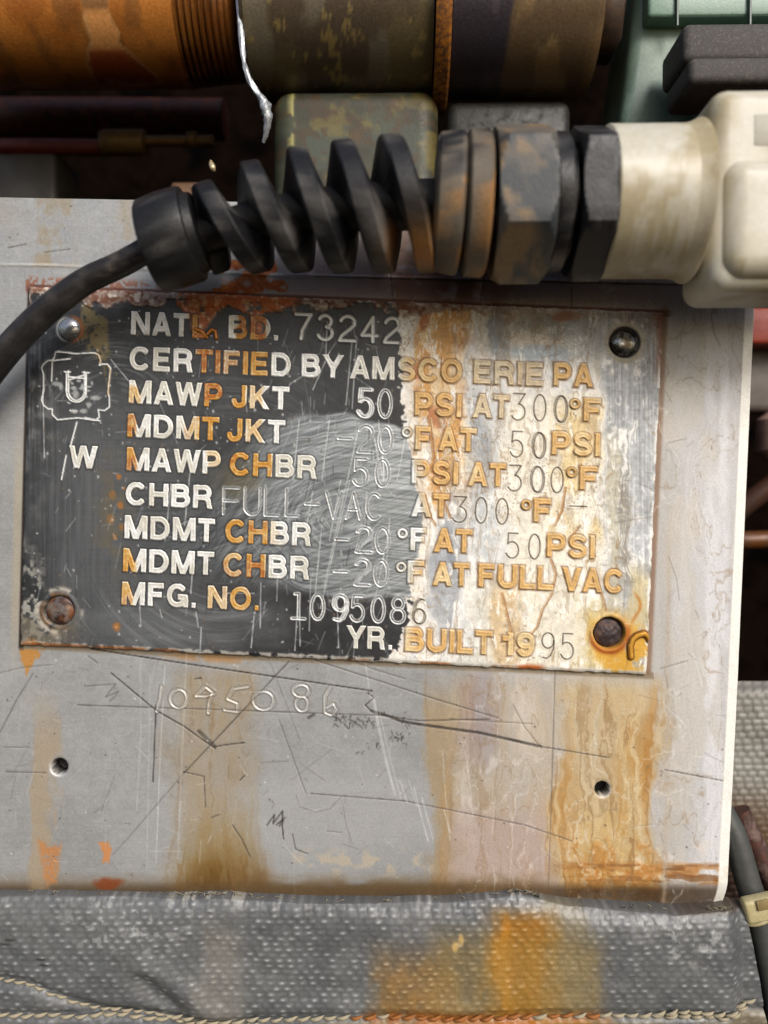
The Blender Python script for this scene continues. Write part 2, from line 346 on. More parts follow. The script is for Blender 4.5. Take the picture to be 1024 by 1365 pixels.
def plate_paint(cv):
    X, Y = cv.X, cv.Y
    n1 = fbm(X, Y, 60, o=5, seed=1); n2 = fbm(X, Y, 14, o=4, seed=2); n3 = fbm(X, Y, 5, o=3, seed=3)
    brush = fbm(X + Y * .1, Y, 90, 1.6, o=3, seed=6)
    bv = fbm(X, Y, 1.8, 70, o=3, seed=8)
    wx = X + 14 * (fbm(X, Y, 22, 60, o=4, seed=9) - .5) * 2 + 7 * (fbm(X, Y, 7, 16, o=3, seed=201) - .5) * 2; wy = Y + 12 * (fbm(X, Y, 30, o=3, seed=10) - .5) * 2
    # black etched ground
    g = 52 + 30 * (n1 - .5) + 18 * (n2 - .5) + 16 * (n3 - .5)
    c = np.stack([g, g + 1, g + 3], -1)
    c = mix(c, (96, 98, 101), .75 * blob(wx, wy, 110, 690, 60, 160, .6) * (.4 + bv))
    c = mix(c, (112, 114, 116), .9 * blob(wx, wy, 45, 520, 26, 150, .7) * ss(.4, .7, n2 * .6 + bv * .4))
    c = mix(c, (116, 119, 122), .7 * blob(wx, wy, 250, 832, 130, 34, .6) * (.3 + fbm(X + Y * 1.6, Y * .4, 60, 4, o=3, seed=222))); c = mix(c, (104, 107, 110), .7 * blob(wx, wy, 200, 700, 80, 170, .6) * (.4 + .8 * brush))
    # arcs rubbed into the paint on the left
    rr = np.hypot((X - 150), (Y - 560) * 1.1); th = np.arctan2(Y - 560, X - 150)
    ar = fbm(rr, th * 60, 2.2, 30, o=3, seed=12)
    c = mix(c, (118, 121, 124), .55 * ss(.5, .75, ar) * blob(wx, wy, 150, 470, 90, 70, .6))
    rr = np.hypot((X - 300), (Y - 700) * 1.0); th = np.arctan2(Y - 700, X - 300)
    ar = fbm(rr, th * 60, 2.4, 40, o=3, seed=13)
    c = mix(c, (125, 128, 130), .6 * ss(.45, .75, ar) * (blob(wx, wy, 220, 820, 120, 45, .6) + .5 * blob(wx, wy, 330, 500, 110, 50, .6)))
    # bright brushed swirl
    sw = swirl(X, Y)
    ex = (X - 455) / 1.35; ey = (Y - 690)
    rr = np.hypot(ex, ey) + 26 * (fbm(X, Y, 70, o=3, seed=203) - .5); th = np.arctan2(ey, ex)
    s1 = fbm(rr + 3 * np.sin(th * 2), th * 55, 2.0, 34, o=3, seed=14)
    s2 = fbm(X * .35 + Y * .94, X * .94 - Y * .35, 1.8, 60, o=3, seed=15)
    s3 = fbm(X * .8 + Y * .55, X * .55 - Y * .8, 1.8, 45, o=3, seed=16)
    s4 = fbm(X, Y - X * .1, 70, 1.7, o=3, seed=17)
    kl = ss(400, 330, X); kr = ss(470, 520, X)
    st = s1 * (1 - kl) * (1 - kr) + s3 * kl + s4 * kr * (1 - kl); st = .55 * st + .45 * s2
    gs = 152 + 200 * (st - .5) + 18 * (n1 - .5) + 22 * ss(440, 540, X) - 26 * ss(380, 270, X)
    c = mix(c, np.stack([gs - 6, gs, gs + 4], -1), sw * (.95 - .5 * ss(400, 250, X + (Y - 640) * .3)))
    # mineral stains right of the ragged edge
    xb = np.interp(Y, XB_Y, XB_X) + 6 * (fbm(X, Y, 5, o=3, seed=206) - .5) * 2 + 7 * (fbm(X, Y, 14, 24, o=3, seed=18) - .5) * 2
    R = ss(-1.5, 1.5, X - xb)
    d = X - xb
    vs_ = fbm(wx, Y, 9, 90, o=4, seed=19)
    r = np.zeros_like(c) + np.array([228., 229, 228])
    r = mix(r, (246, 242, 234), ss(.35, .6, vs_))
    r = mix(r, (196, 200, 202), .7 * band(wx, 622, 668, 16) * (.35 + .75 * ss(.35, .65, fbm(X, Y, 25, 60, o=3, seed=20))))
    r = mix(r, (246, 238, 218), .8 * band(wx, 672, 802, 16) * ss(500, 560, wy))
    r = mix(r, (232, 200, 132), .7 * band(wx, 735, 795, 14) * ss(520, 560, Y) * (1 - ss(700, 740, Y)) * ss(.38, .6, fbm(X, Y, 28, 40, o=3, seed=21)))
    r = mix(r, (206, 190, 168), .6 * band(wx, 640, 760, 18) * (1 - ss(465, 500, Y)))
    r = mix(r, (138, 145, 152), .8 * blob(wx, wy, 663, 448, 13, 38, .5)); r = mix(r, (128, 128, 126), .7 * blob(wx, wy, 735, 432, 60, 14, .6))
    r = mix(r, (176, 190, 204), .8 * blob(wx, wy, 712, 472, 48, 12, .5)); r = mix(r, (160, 166, 172), .6 * blob(wx, wy, 790, 440, 36, 40, .7))
    # orange run
    ora = band(wx, 556, 622, 12) * (1 - ss(600, 720, Y)) + .8 * band(wx, 560, 600, 12) * (1 - ss(660, 700, Y))
    oc = mix(np.zeros_like(c) + np.array([232., 200, 150]), (216, 158, 86), ss(.42, .62, fbm(wx, Y, 12, 40, o=4, seed=22) + .12 * (Y < 520)))
    oc = mix(oc, (170, 92, 44), .8 * ss(.6, .72, fbm(wx, Y, 14, 30, o=4, seed=23) + .12 * ss(450, 410, Y)))
    r = r + (oc - r) * np.clip(ora * ss(.2, .55, fbm(X, Y, 18, 50, o=3, seed=24) + .18 * ss(560, 480, Y)), 0, 1)[..., None] * .88
    r = mix(r, (240, 233, 220), .85 * band(d, 2, 17, 5) * ss(.3, .5, n2 + .1))
    # blue grey bare patch low middle
    r = mix(r, (150, 156, 164), .7 * blob(wx, wy, 590, 780, 18, 70, .5) + .6 * blob(wx, wy, 605, 700, 14, 60, .6)
            + .65 * blob(wx, wy, 640, 590, 12, 60, .6))
    # crust on the bottom middle right
    r = mix(r, (236, 228, 208), .7 * band(wx, 630, 790, 20) * ss(740, 800, Y))
    r = mix(r, (205, 160, 95), .5 * band(wx, 655, 690, 9) * ss(760, 800, Y)); r = mix(r, (214, 196, 140), .7 * band(wx, 770, 850, 12) * ss(780, 820, Y))
    # bare aluminium to the far right
    al = ss(794, 812, wx) * 1.
    ga = 184 + 70 * (bv - .5) + 12 * (brush - .5) + 14 * (n3 - .5)
    ga = ga + 26 * ss(520, 700, Y) * ss(.4, .6, n1)
    r = mix(r, np.stack([ga, ga + 2, ga + 4], -1), al)
    r = mix(r, (205, 196, 170), .7 * al * band(wx, 806, 822, 5) * ss(560, 600, Y)); r = mix(r, (140, 130, 112), .55 * al * band(wx, 822, 842, 6) * ss(600, 660, Y) * (1 - ss(760, 800, Y)))
    # tide lines of the deposits
    tl = fbm(wx, wy, 40, 90, o=4, seed=25)
    for k, lv in enumerate((.40, .47, .54, .61)):
        q = np.exp(-((tl - lv) / .006) ** 2)
        r = mix(r, (240, 236, 226) if k % 2 else (150, 118, 78), .55 * q * ss(.4, .6, n1 + .1))
    vf = fbm(wx, Y, 3.2, 46, o=3, seed=202); pit = fbm(X, Y, 2.6, o=2, seed=204)
    r = mix(r, (252, 250, 244), .8 * ss(.52, .68, vf) * ss(.4, .6, n2)); r = mix(r, (150, 128, 100), .32 * ss(.60, .72, fbm(wx, Y, 4, 40, o=3, seed=205)) * (1 - al)); r = mix(r, (120, 98, 74), .5 * ss(.7, .8, pit) * (1 - al) * ss(.5, .6, n1))
    r = r * (1 + .16 * (n3 - .5) + .12 * (n2 - .5))[..., None]
    c = c + (r - c) * R[..., None]
    # golden corner
    gd = blob(wx, wy, 838, 868, 34, 30, .5) + blob(wx, wy, 815, 850, 36, 34, .4)
    c = mix(c, (222, 172, 70), gd * ss(.3, .55, fbm(X, Y, 20, o=3, seed=26) + .15))
    c = mix(c, (176, 94, 26), .95 * np.exp(-((np.hypot(X - 810.6, Y - 843) - 25 - 3 * (n2 - .5)) / 4) ** 2) * ss(-.6, .5, (Y - 843) / 25 + .5 * (X - 811) / 25 + .3))
    c = mix(c, (225, 205, 150), .7 * blob(wx, wy, 850, 800, 16, 40, .6)); c = mix(c, (196, 120, 40), .7 * np.exp(-((X - 846 - 6 * np.sin(Y / 9)) / 2.5) ** 2) * band(Y, 790, 830, 6))
    # crust along the top edge
    te = 384 + (X - 42) * .0405
    dt = Y - te
    lim = 16 + 16 * (fbm(X, Y, 22, o=4, seed=27) - .5) * 2 + 8 * ss(150, 60, X) - 6 * ss(400, 440, X) * (X < 530) + 4 * np.exp(-((X - 450) / 18) ** 2)
    cr = 1 - ss(-2, 2, dt - lim)
    cr = cr * (1 - .65 * ss(600, 660, X)) * ss(.25, .45, n2 + .2 * (dt < 8))
    cc = mix(np.zeros_like(c) + np.array([172., 150, 136]), (126, 82, 62), ss(.45, .65, n3 * .5 + n2 * .5))
    cc = mix(cc, (214, 200, 186), ss(.55, .7, fbm(X, Y, 7, o=3, seed=28)))
    c = c + (cc - c) * (cr * .95)[..., None]
    ocr = 1 - ss(-2, 3, polysdf(X + 5 * (n2 - .5) * 2, Y + 5 * (n3 - .5) * 2, [(240, 385), (396, 392), (400, 404), (372, 416), (352, 420), (348, 448), (338, 446), (334, 420), (305, 408), (290, 418), (272, 440), (262, 452), (254, 425), (236, 405)]))
    c = mix(c, (186, 92, 34), ocr * .85 * ss(.25, .45, n2 + .1)); c = mix(c, (214, 172, 130), ocr * .7 * ss(.55, .68, n3))
    olive = 1 - ss(-3, 3, polysdf(X + 8 * (n2 - .5), Y + 8 * (n3 - .5), [(112, 405), (128, 415), (146, 430), (150, 470), (140, 485), (146, 515), (138, 490), (118, 462), (108, 448)]))
    c = mix(c, (122, 106, 66), olive * .8 * ss(.2, .5, n3))
    cornr = ss(0, 1, (X - 842) / 40 - (Y - 418) / 60 + .3 * (n2 - .5)) * (X > 800)
    c = mix(c, (158, 122, 108), .85 * cornr * ss(.35, .5, n3 + .1)); c = mix(c, (158, 110, 90), .8 * blob(wx, wy, 757, 424, 20, 8, .4))
    c = mix(c, (150, 100, 78), .8 * ss(870, 882, X + (Y - 440) * .046) * (1 - ss(480, 530, Y)) * ss(.4, .5, n2 + .1))
    # flaked left bottom corner, rust specks
    fl = blob(wx, wy, 62, 835, 46, 40, .5) + blob(wx, wy, 40, 765, 14, 50, .5)
    c = mix(c, (160, 158, 150), .85 * fl * ss(.48, .64, n2 * .5 + n3 * .5 + .03)); c = mix(c, (132, 122, 104), .6 * fl * ss(.5, .6, n1))
    c = mix(c, (120, 84, 52), .8 * np.exp(-((np.hypot(X - 82 + 6 * (n2 - .5), Y - 813 + 8 * (n3 - .5)) - 23) / 3) ** 2) * ss(.4, .65, n2))
    c = mix(c, (205, 195, 180), .8 * np.exp(-((np.hypot(X - 82, Y - 813) - 29) / 3) ** 2) * ss(.4, .6, n2))
    for bx, by, br in ((152, 660, 5), (163, 673, 4), (149, 692, 5), (165, 703, 4), (160, 635, 3), (158, 835, 5), (168, 650, 2), (45, 862, 9), (155, 715, 3)):
        c = mix(c, (178, 112, 50), .85 * blob(X + 4 * (n3 - .5), Y + 4 * (n2 - .5), bx, by, br, br * 1.2, .5))
    c = mix(c, (104, 92, 68), .5 * blob(wx, wy, 152, 690, 22, 70, .6) * ss(.35, .6, n2)); c = mix(c, (110, 96, 66), .45 * blob(wx, wy, 318, 640, 28, 22, .6))
    # rims of the top rivets
    c = mix(c, (196, 186, 160), .8 * np.exp(-((np.hypot(X - 831, Y - 457.7) - 24) / 3.5) ** 2) * (.4 + n2)); c = mix(c, (90, 84, 78), np.exp(-((np.hypot(X - 831, Y - 457.7) - 20) / 1.5) ** 2) * .8)
    c = mix(c, (172, 96, 50), .8 * np.exp(-((np.hypot(X - 95, Y - 440) - 17) / 2.4) ** 2) * ss(-.2, .6, (X - 95) / 17))
    c = mix(c, (190, 188, 182), .8 * np.exp(-((np.hypot(X - 95, Y - 440) - 16) / 2) ** 2) * ss(-.2, .6, -(X - 95) / 17))
    xr_ = 882 - (Y - 418) * .0458; c = mix(c, (240, 240, 236), .9 * (1 - ss(2.5, 4.5, xr_ - X + 2 * (n3 - .5))) * ss(470, 500, Y) * ss(.36, .46, n2))
    # bottom edge
    be = 858 + (X - 30) * .0482
    c = mix(c, (205, 200, 190), .9 * (1 - ss(3, 7, be - Y + 6 * (n2 - .5))) * ss(.4, .5, n2 + .12 * (X > 380))); c = mix(c, (170, 100, 50), .7 * (1 - ss(2, 5, be - Y)) * ss(.5, .6, n1))
    c = mix(c, (184, 88, 30), .85 * (1 - ss(2, 9, be - Y + 4 * (n2 - .5))) * band(X, 690, 722, 8))
    cv.c = c
    cv.r = .44 + .3 * R + .12 * (n2 - .5) + .3 * cr - .05 * sw
    cv.m = .10 * (1 - R) + .35 * sw + .30 * al * R
    cv.h = .5 * (n1 - .5) + R * (1.1 * (n2 - .5) * ss(.4, .6, n1 + .05) + .3 * (n3 - .5)) + cr * (1.2 + 1.6 * (n3 - .5)) + ocr * .8
    cv.R = R; cv.sw = sw
    return cv

def bilin(quad, s, t):
    q = [np.array(p, float) for p in quad]
    a = q[0] + (q[1] - q[0]) * s[..., None]; b = q[3] + (q[2] - q[3]) * s[..., None]
    return a + (b - a) * t[..., None]
NORM = np.array([0, -1.0, 0])
PQ = [(42, 384), (882, 418), (860, 898), (30, 858)]
PLATE_H = 6.0
plate = thing('nameplate', 'corroded black and bare metal rating plate with raised lettering riveted to the grey sheet', 'nameplate', W(452, 640, 0))
def build_plate():
    n, m = 500, 870
    s = np.concatenate([[0, 0], np.linspace(0.0014, .9986, m), [1, 1]]); t = np.concatenate([[0, 0], np.linspace(.0024, .9976, n), [1, 1]])
    Sg, Tg = np.meshgrid(s, t)
    P = bilin(PQ, Sg, Tg); X, Y = P[..., 0], P[..., 1]
    # slightly chewed edges
    e = np.minimum(np.minimum(Sg * 840, (1 - Sg) * 840), np.minimum(Tg * 480, (1 - Tg) * 480))
    jit = ss(6, 0, e)
    X = X + jit * 1.6 * (fbm(X, Y, 9, o=3, seed=31) - .5) * 2; Y = Y + jit * 1.6 * (fbm(X, Y, 9, o=3, seed=32) - .5) * 2
    cv = plate_paint(Canvas(X, Y))
    H = cv.h
    # letters get a dark outline, brown where the stains lie
    for tx, x0, x1, yb, ch in WORDS:
        i = cv.near([(x0, yb - ch - 3), (x1, yb + (x1 - x0) * SL + 3)], 5)
        sd_ = word_sdf(tx, x0, x1, yb, ch, X[i], Y[i])
        k = np.exp(-((sd_ - .9) / 1.1) ** 2) * (sd_ > -1)
        R = cv.R[i]; v = fbm(X[i], Y[i], 7, o=2, seed=33)
        cv.c[i] = mix(mix(cv.c[i], (104, 74, 50), k * R * (.2 + .7 * v)), (34, 34, 36), k * (1 - R) * .5)
    for x, y in DEG:
        i = cv.near([(x, y)], 12); dd = np.abs(np.hypot(X[i] - x, Y[i] - y) - 5)
        cv.c[i] = mix(cv.c[i], (70, 58, 46), np.exp(-((dd - 2.4) / .8) ** 2) * .7)
    for j, (g, x0, x1, yb, hh) in enumerate(ST):
        for Pl in STAMP[g]:
            pts = [(x0 + u * (x1 - x0) - v * hh * -.0 + v * hh * LEAN * .6, yb + u * (x1 - x0) * SL - v * hh) for u, v in Pl]
            cv.groove(pts, kinds, seed=j, wd=1.8 if j < 5 else .9)
            if j % 4 == 1 and g in '1098652': cv.groove([(a + 2.2, b + .6) for a, b in pts], kinds, wd=.9, dep=.5, seed=j + 9)
    # emblem: U in a clover outline
    em = [(185, 460), (150, 465), (115, 495), (105, 520), (120, 570), (120, 690), (105, 760), (120, 800), (155, 828), (185, 828), (185, 870), (225, 910), (380, 895), (510, 915), (540, 890), (532, 835), (580, 840), (615, 815), (615, 740), (605, 700), (620, 560), (625, 520), (600, 490), (560, 490), (540, 500)]
    em2 = [(540, 500), (550, 465), (535, 420), (500, 405), (360, 412)]; em3 = [(340, 408), (270, 400), (210, 400), (200, 440), (185, 470), (180, 620)]
    f = lambda L: [(40 + a / 5.686, 400 + b / 5.686) for a, b in L]
    cv.groove(f(em), kinds, wd=.55, dep=.8, seed=3); cv.groove(f(em2), kinds, wd=.5, dep=.8, seed=4); cv.groove(f(em3), kinds, wd=.5, dep=.7, seed=5)
    cv.stroke(f([(520, 405), (545, 430), (548, 480)]), 1.2, (214, 160, 80), .8); cv.stroke(f([(600, 500), (622, 540), (612, 640), (605, 720)]), 1.2, (214, 168, 96), .8)
    U = [(293, 550), (293, 690)] + [(367 + 73 * math.cos(math.radians(a)), 700 - 75 * math.sin(math.radians(a))) for a in range(180, 361, 15)] + [(440, 555)]
    cv.groove(f(U), kinds, wd=.8, dep=1.1, seed=7); cv.groove(f([(a + (14 if a < 367 else -12), b - 8) for a, b in U]), kinds, wd=.6, dep=.5, seed=8)
    for L in ([(275, 548), (320, 550)], [(412, 552), (462, 556)], [(310, 585), (430, 600)], [(310, 610), (420, 575)], [(185, 465), (320, 450)], [(225, 395), (350, 412)], [(430, 895), (545, 918)], [(320, 840), (370, 842)], [(370, 930), (325, 1100)], [(290, 1180), (255, 1360)]):
        cv.groove(f(L), kinds, wd=.6, dep=.4, seed=11)
    rs = random.Random(5)
    for _ in range(14):
        a = rs.uniform(310, 470); b = rs.uniform(620, 860) if _ > 4 else rs.uniform(590, 700)
        i = cv.near([f([(a, b)])[0]], 6); x, y = f([(a, b)])[0]
        cv.c[i] = mix(cv.c[i], (196, 198, 196), .8 * blob(X[i] + 3 * (fbm(X[i], Y[i], 3, o=2) - .5), Y[i], x, y, rs.uniform(1.5, 4), rs.uniform(1, 2.6), .5))
    for (a, b, c_, d_) in ((215, 640, 5, 3), (250, 660, 3, 5), (420, 845, 5, 3), (360, 715, 4, 6), (460, 800, 3, 4), (510, 745, 7, 3)):
        x, y = f([(a, b)])[0]; i = cv.near([(x, y)], 9)
        cv.c[i] = mix(cv.c[i], (190, 192, 190), .75 * blob(X[i] + 4 * (fbm(X[i], Y[i], 3, o=2) - .5), Y[i], x, y, c_, d_, .5))
    # long bright scratches
    SC = [((478, 575), (455, 680), (433, 780)), ((400, 560), (392, 640)), ((430, 700), (420, 800)), ((455, 640), (440, 720)), ((467, 640), (428, 810)), ((545, 560), (530, 640)), ((520, 690), (515, 760)),
          ((398, 800), (394, 866)), ((400, 806), (401, 860)), ((349, 776), (348, 836)), ((371, 770), (370, 800)), ((255, 630), (248, 700)), ((230, 905 - 260), (222, 720)), ((260, 740), (256, 790)), ((262, 700), (262, 720)),
          ((415, 770), (413, 840)), ((340, 820), (336, 862)), ((215, 812), (218, 822)), ((263, 815), (266, 835)), ((470, 430), (474, 450)), ((440, 470), (418, 520)), ((470, 455), (462, 540)), ((476, 450), (470, 545)), ((408, 500), (388, 512), (384, 522)),
          ((450, 455), (437, 475)), ((437, 430), (435, 480)), ((430, 640), (440, 560)), ((500, 585), (512, 640)), ((512, 600), (512, 640)), ((418, 655), (410, 700)), ((490, 655), (486, 690)), ((520, 700), (500, 800)), ((560, 640), (600, 600)), ((150, 480), (175, 510)),
          ((60, 520), (62, 610)), ((505, 560), (514, 640)), ((240, 700), (262, 690)), ((188, 800), (190, 835)), ((270, 835), (268, 872)), ((450, 800), (452, 862)), ((300, 790), (340, 790))]
    for j, L in enumerate(SC): cv.stroke(L, 1.0, (222, 226, 228), .85, -.3, .45, j)
    for j in range(330):
        x = rs.uniform(380, 520) if j < 150 else rs.uniform(45, 535); y = rs.uniform(430, 870); a = rs.gauss(1.75, .25) if j < 220 else rs.uniform(0, 3.14); L = rs.expovariate(1 / 14.) + 3
        col = (200, 205, 208) if rs.random() < .75 else (40, 42, 44)
        cv.stroke([(x, y), (x + L * math.cos(a), y + L * math.sin(a))], .7, col, rs.uniform(.2, .6), -.15, .4, j)
    for j in range(260):
        x = rs.uniform(560, 870); y = rs.uniform(430, 885); a = rs.choice([0.04, 1.6]) + rs.gauss(0, .2); L = rs.expovariate(1 / 10.) + 3
        cv.stroke([(x, y), (x + L * math.cos(a), y + L * math.sin(a))], .7, (240, 240, 238) if rs.random() < .6 else (110, 100, 90), rs.uniform(.2, .5), -.15, .4, j)
    for j in range(420):       # chips
        x = rs.uniform(40, 530); y = rs.uniform(405, 875); r_ = rs.uniform(.6, 1.7)
        i = cv.near([(x, y)], 4); cv.c[i] = mix(cv.c[i], (205, 206, 204) if rs.random() < .6 else (120, 104, 84), .7 * blob(X[i], Y[i], x, y, r_, r_ * rs.uniform(.6, 1.6), .6))
    # rusty cracks on the right
    for j, L in enumerate((((735, 790), (722, 812), (715, 835), (706, 845)), ((738, 700), (748, 680), (752, 650)), ((733, 745), (740, 765), (736, 782)), ((668, 790), (678, 830), (682, 850)), ((566, 660), (574, 690), (580, 700)), ((572, 560), (578, 610), (574, 625)), ((590, 620), (584, 650), (600, 690)), ((760, 715), (772, 700)), ((800, 790), (806, 812)))):
        cv.stroke(L, 1.7, (176, 116, 56), .75, .6, .4, j); cv.stroke([(a + 1.5, b) for a, b in L], .8, (112, 74, 44), .8, -.4, .4, j)
    # rust curl by the lower right rivet
    curl = [(839, 874), (838, 860), (841, 851), (847, 846), (856, 843), (862, 847), (864, 852)]
    i = cv.near(curl, 9); dd = segd(X[i], Y[i], curl)
    H[i] += 5 * (1 - ss(1.5, 5, dd)); cv.c[i] = mix(mix(cv.c[i], (110, 66, 24), 1 - ss(4, 6.5, dd)), (216, 158, 62), 1 - ss(2.2, 4.2, dd))
    cv.r[i] = np.where(dd < 5, .3, cv.r[i])
    for P_ in ([(278, 447), (284, 441), (289, 443), (290, 452)], [(262, 440), (272, 444), (276, 450)]):
        i = cv.near(P_, 6); dd = segd(X[i], Y[i], P_); H[i] += 2.2 * (1 - ss(1, 3, dd)); cv.c[i] = mix(mix(cv.c[i], (70, 44, 22), 1 - ss(2.5, 4, dd)), (196, 120, 36), 1 - ss(1.2, 2.4, dd))
    # countersinks round the rivets
    for x, y, r_, dp in ((831, 457.7, 20, 7), (82, 813, 20, 5), (810.6, 842.8, 21, 10)):
        dd = np.hypot(X - x, Y - y) + 1.5 * (fbm(X, Y, 8, o=2, seed=40) - .5)
        H -= dp * (1 - ss(r_ - 1.5, r_ + .8, dd)); H += 1.1 * np.exp(-((dd - r_ - 3) / 2.4) ** 2)
        cv.c = mix(cv.c, (52, 42, 36), 1 - ss(r_ - 2, r_, dd))
    for x, y in DEG: pass
    Hh = PLATE_H + H; edge = np.zeros_like(X, bool); edge[0, :] = edge[-1, :] = True; edge[:, 0] = edge[:, -1] = True
    Hh = Hh - 1.3 * ss(3.5, 0, e); Hh = np.where(edge, -1., Hh)
    V = W(X, Y, 0) + NORM * (Hh * S)[..., None]
    return sheet('plate_sheet', V, None, M_PLATE, cv, plate)
def word_local(x0, yb, ch, X, Y):
    dx, dy = X - x0, Y - yb
    v = -(dy - dx * SL) / ch                       # up in cap heights
    u = (dx - v * ch * LEAN * .8) / ch
    return u, v
def word_sdf(tx, x0, x1, yb, ch, X, Y):
    gl, Wd = word_glyphs(tx); kx = (x1 - x0) / (Wd * ch)
    u, v = word_local(x0, yb, ch, X, Y); u = u / kx
    out = np.full(X.shape, 9.)
    for g, gx in gl:
        m = (u > gx - .2) & (u < gx + BOLD[g][0] + .2)
        out[m] = np.minimum(out[m], flatsdf((u[m] - gx) * (1 if kx > .9 else 1), v[m], BOLD[g][1], .124) * ch)
    return out
ORG = [(254, 292, 408, 462, 1), (318, 334, 415, 460, 1), (334, 357, 415, 462, 1), (262, 284, 465, 500, 1), (284, 302, 462, 500, 1), (303, 325, 470, 500, .7), (322, 345, 462, 500, 1), (334, 362, 470, 505, .9),
       (272, 300, 510, 546, 1), (308, 330, 510, 550, 1), (332, 352, 510, 550, .5), (168, 190, 515, 545, .6), (168, 184, 552, 590, .9), (266, 294, 552, 592, 1), (300, 328, 552, 595, 1), (330, 352, 552, 592, .5), (250, 266, 556, 590, .5),
       (168, 186, 596, 632, .8), (278, 300, 600, 634, .4), (304, 338, 600, 640, 1), (336, 364, 600, 640, .95), (300, 332, 692, 728, 1), (330, 362, 690, 730, .9), (362, 372, 690, 730, .2),
       (162, 184, 730, 766, .8), (296, 330, 735, 775, .75), (326, 356, 735, 775, .95), (160, 180, 775, 810, .75), (276, 305, 780, 815, .5), (305, 350, 780, 818, .8)]
def letter_col(X, Y):
    n2 = fbm(X, Y, 9, o=3, seed=50); n3 = fbm(X, Y, 3.5, o=2, seed=51); n1 = fbm(X, Y, 35, o=3, seed=52)
    g = 250 + 24 * (n2 - .5) + 26 * (n3 - .5)
    c = np.stack([g, g, g - 4], -1); m = np.zeros(X.shape)
    for a, b, y0, y1, k in ORG:
        m = np.maximum(m, k * band(X + 8 * (n2 - .5), a, b, 2.5) * band(Y, y0, y1, 3))
    oc = mix(np.zeros_like(c) + np.array([204., 140, 44]), (178, 98, 24), ss(.45, .6, n1)); oc = mix(oc, (222, 184, 104), ss(.55, .7, n3) * .6)
    c = c + (oc - c) * (np.clip(m * (.6 + .8 * n2), 0, 1) * .95)[..., None]
    c = mix(c, (204, 198, 176), .5 * ss(.45, .6, n1) * (1 - m))
    R = ss(-3, 4, X - np.interp(Y, XB_Y, XB_X))
    rc = mix(np.zeros_like(c) + np.array([228., 202, 152]), (214, 170, 104), ss(.4, .6, n1 + .1 * band(X, 555, 620, 10) + .05))
    rc = mix(rc, (206, 198, 180), .7 * (ss(620, 640, X) * (1 - ss(728, 745, X)) * (Y < 570)) + .7 * (1 - ss(4, 16, X - np.interp(Y, XB_Y, XB_X))))
    rc = rc * (1 + .16 * (n2 - .5) + .2 * (n3 - .5))[..., None]
    return c + (rc - c) * R[..., None], m, R
def build_words():
    for tx, x0, x1, yb, ch in WORDS:
        st = .85
        nx = int((x1 - x0 + 12) / st); ny = int((ch + 9 + (x1 - x0) * 0) / st)
        U, Vv = np.meshgrid(np.arange(nx) * st - 5, np.arange(ny) * st - 4.5)   # px
        X = x0 + U + Vv * LEAN * .8; Y = yb + U * SL - Vv
        cv = Canvas(X, Y); sd_ = word_sdf(tx, x0, x1, yb, ch, X, Y)
        sd_ = sd_ + .9 * (fbm(X, Y, 6, o=2, seed=55) - .5)
        cv.c, m, R = letter_col(X, Y)
        body = 1 - ss(-1.2, 1.1, sd_)
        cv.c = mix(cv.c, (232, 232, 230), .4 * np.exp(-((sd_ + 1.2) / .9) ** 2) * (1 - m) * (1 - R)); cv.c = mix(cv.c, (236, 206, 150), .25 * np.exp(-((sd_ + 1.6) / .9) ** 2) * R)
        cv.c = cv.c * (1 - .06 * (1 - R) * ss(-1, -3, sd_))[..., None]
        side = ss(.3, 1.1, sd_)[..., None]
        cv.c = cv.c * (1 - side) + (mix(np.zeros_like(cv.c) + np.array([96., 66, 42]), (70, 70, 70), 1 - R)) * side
        cv.r[:] = .42 + .1 * R; cv.m = .12 * (1 - R) * (1 - m)
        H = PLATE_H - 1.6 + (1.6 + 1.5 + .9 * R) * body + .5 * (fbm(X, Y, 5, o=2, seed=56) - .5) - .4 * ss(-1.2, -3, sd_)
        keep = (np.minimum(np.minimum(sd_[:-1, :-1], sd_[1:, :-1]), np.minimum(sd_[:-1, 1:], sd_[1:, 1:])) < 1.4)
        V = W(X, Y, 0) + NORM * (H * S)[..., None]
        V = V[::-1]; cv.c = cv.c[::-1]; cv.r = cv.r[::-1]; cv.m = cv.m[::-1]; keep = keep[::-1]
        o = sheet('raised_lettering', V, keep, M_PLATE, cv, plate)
        o['label'] = 'raised ' + ('letters reading ' if len(tx) > 1 else 'letter ') + tx.strip('.') if tx not in ('AMSCO', '19') else ('raised five letter word before ERIE PA' if tx == 'AMSCO' else 'raised digits 19')
    for x, y in DEG:
        a = np.linspace(0, 2 * np.pi, 33)[:-1]; rr = np.array([7.2, 6.2, 4.6, 3.4]); hh = np.array([-.5, 2.6, 2.6, -.5]) + PLATE_H
        Xc = x + rr[:, None] * np.cos(a); Yc = y + rr[:, None] * np.sin(a)
        V = W(Xc, Yc, 0) + NORM * (hh[:, None] * S)[..., None] * np.ones((4, 32, 1))
        F = np.array([[i * 32 + j, i * 32 + (j + 1) % 32, (i + 1) * 32 + (j + 1) % 32, (i + 1) * 32 + j] for i in range(3) for j in range(32)])[:, ::-1]
        c, m, R = letter_col(Xc, Yc)
        obj_np('degree_ring', V, F, M_PLATE, plate, c.reshape(-1, 3), .45, .05)
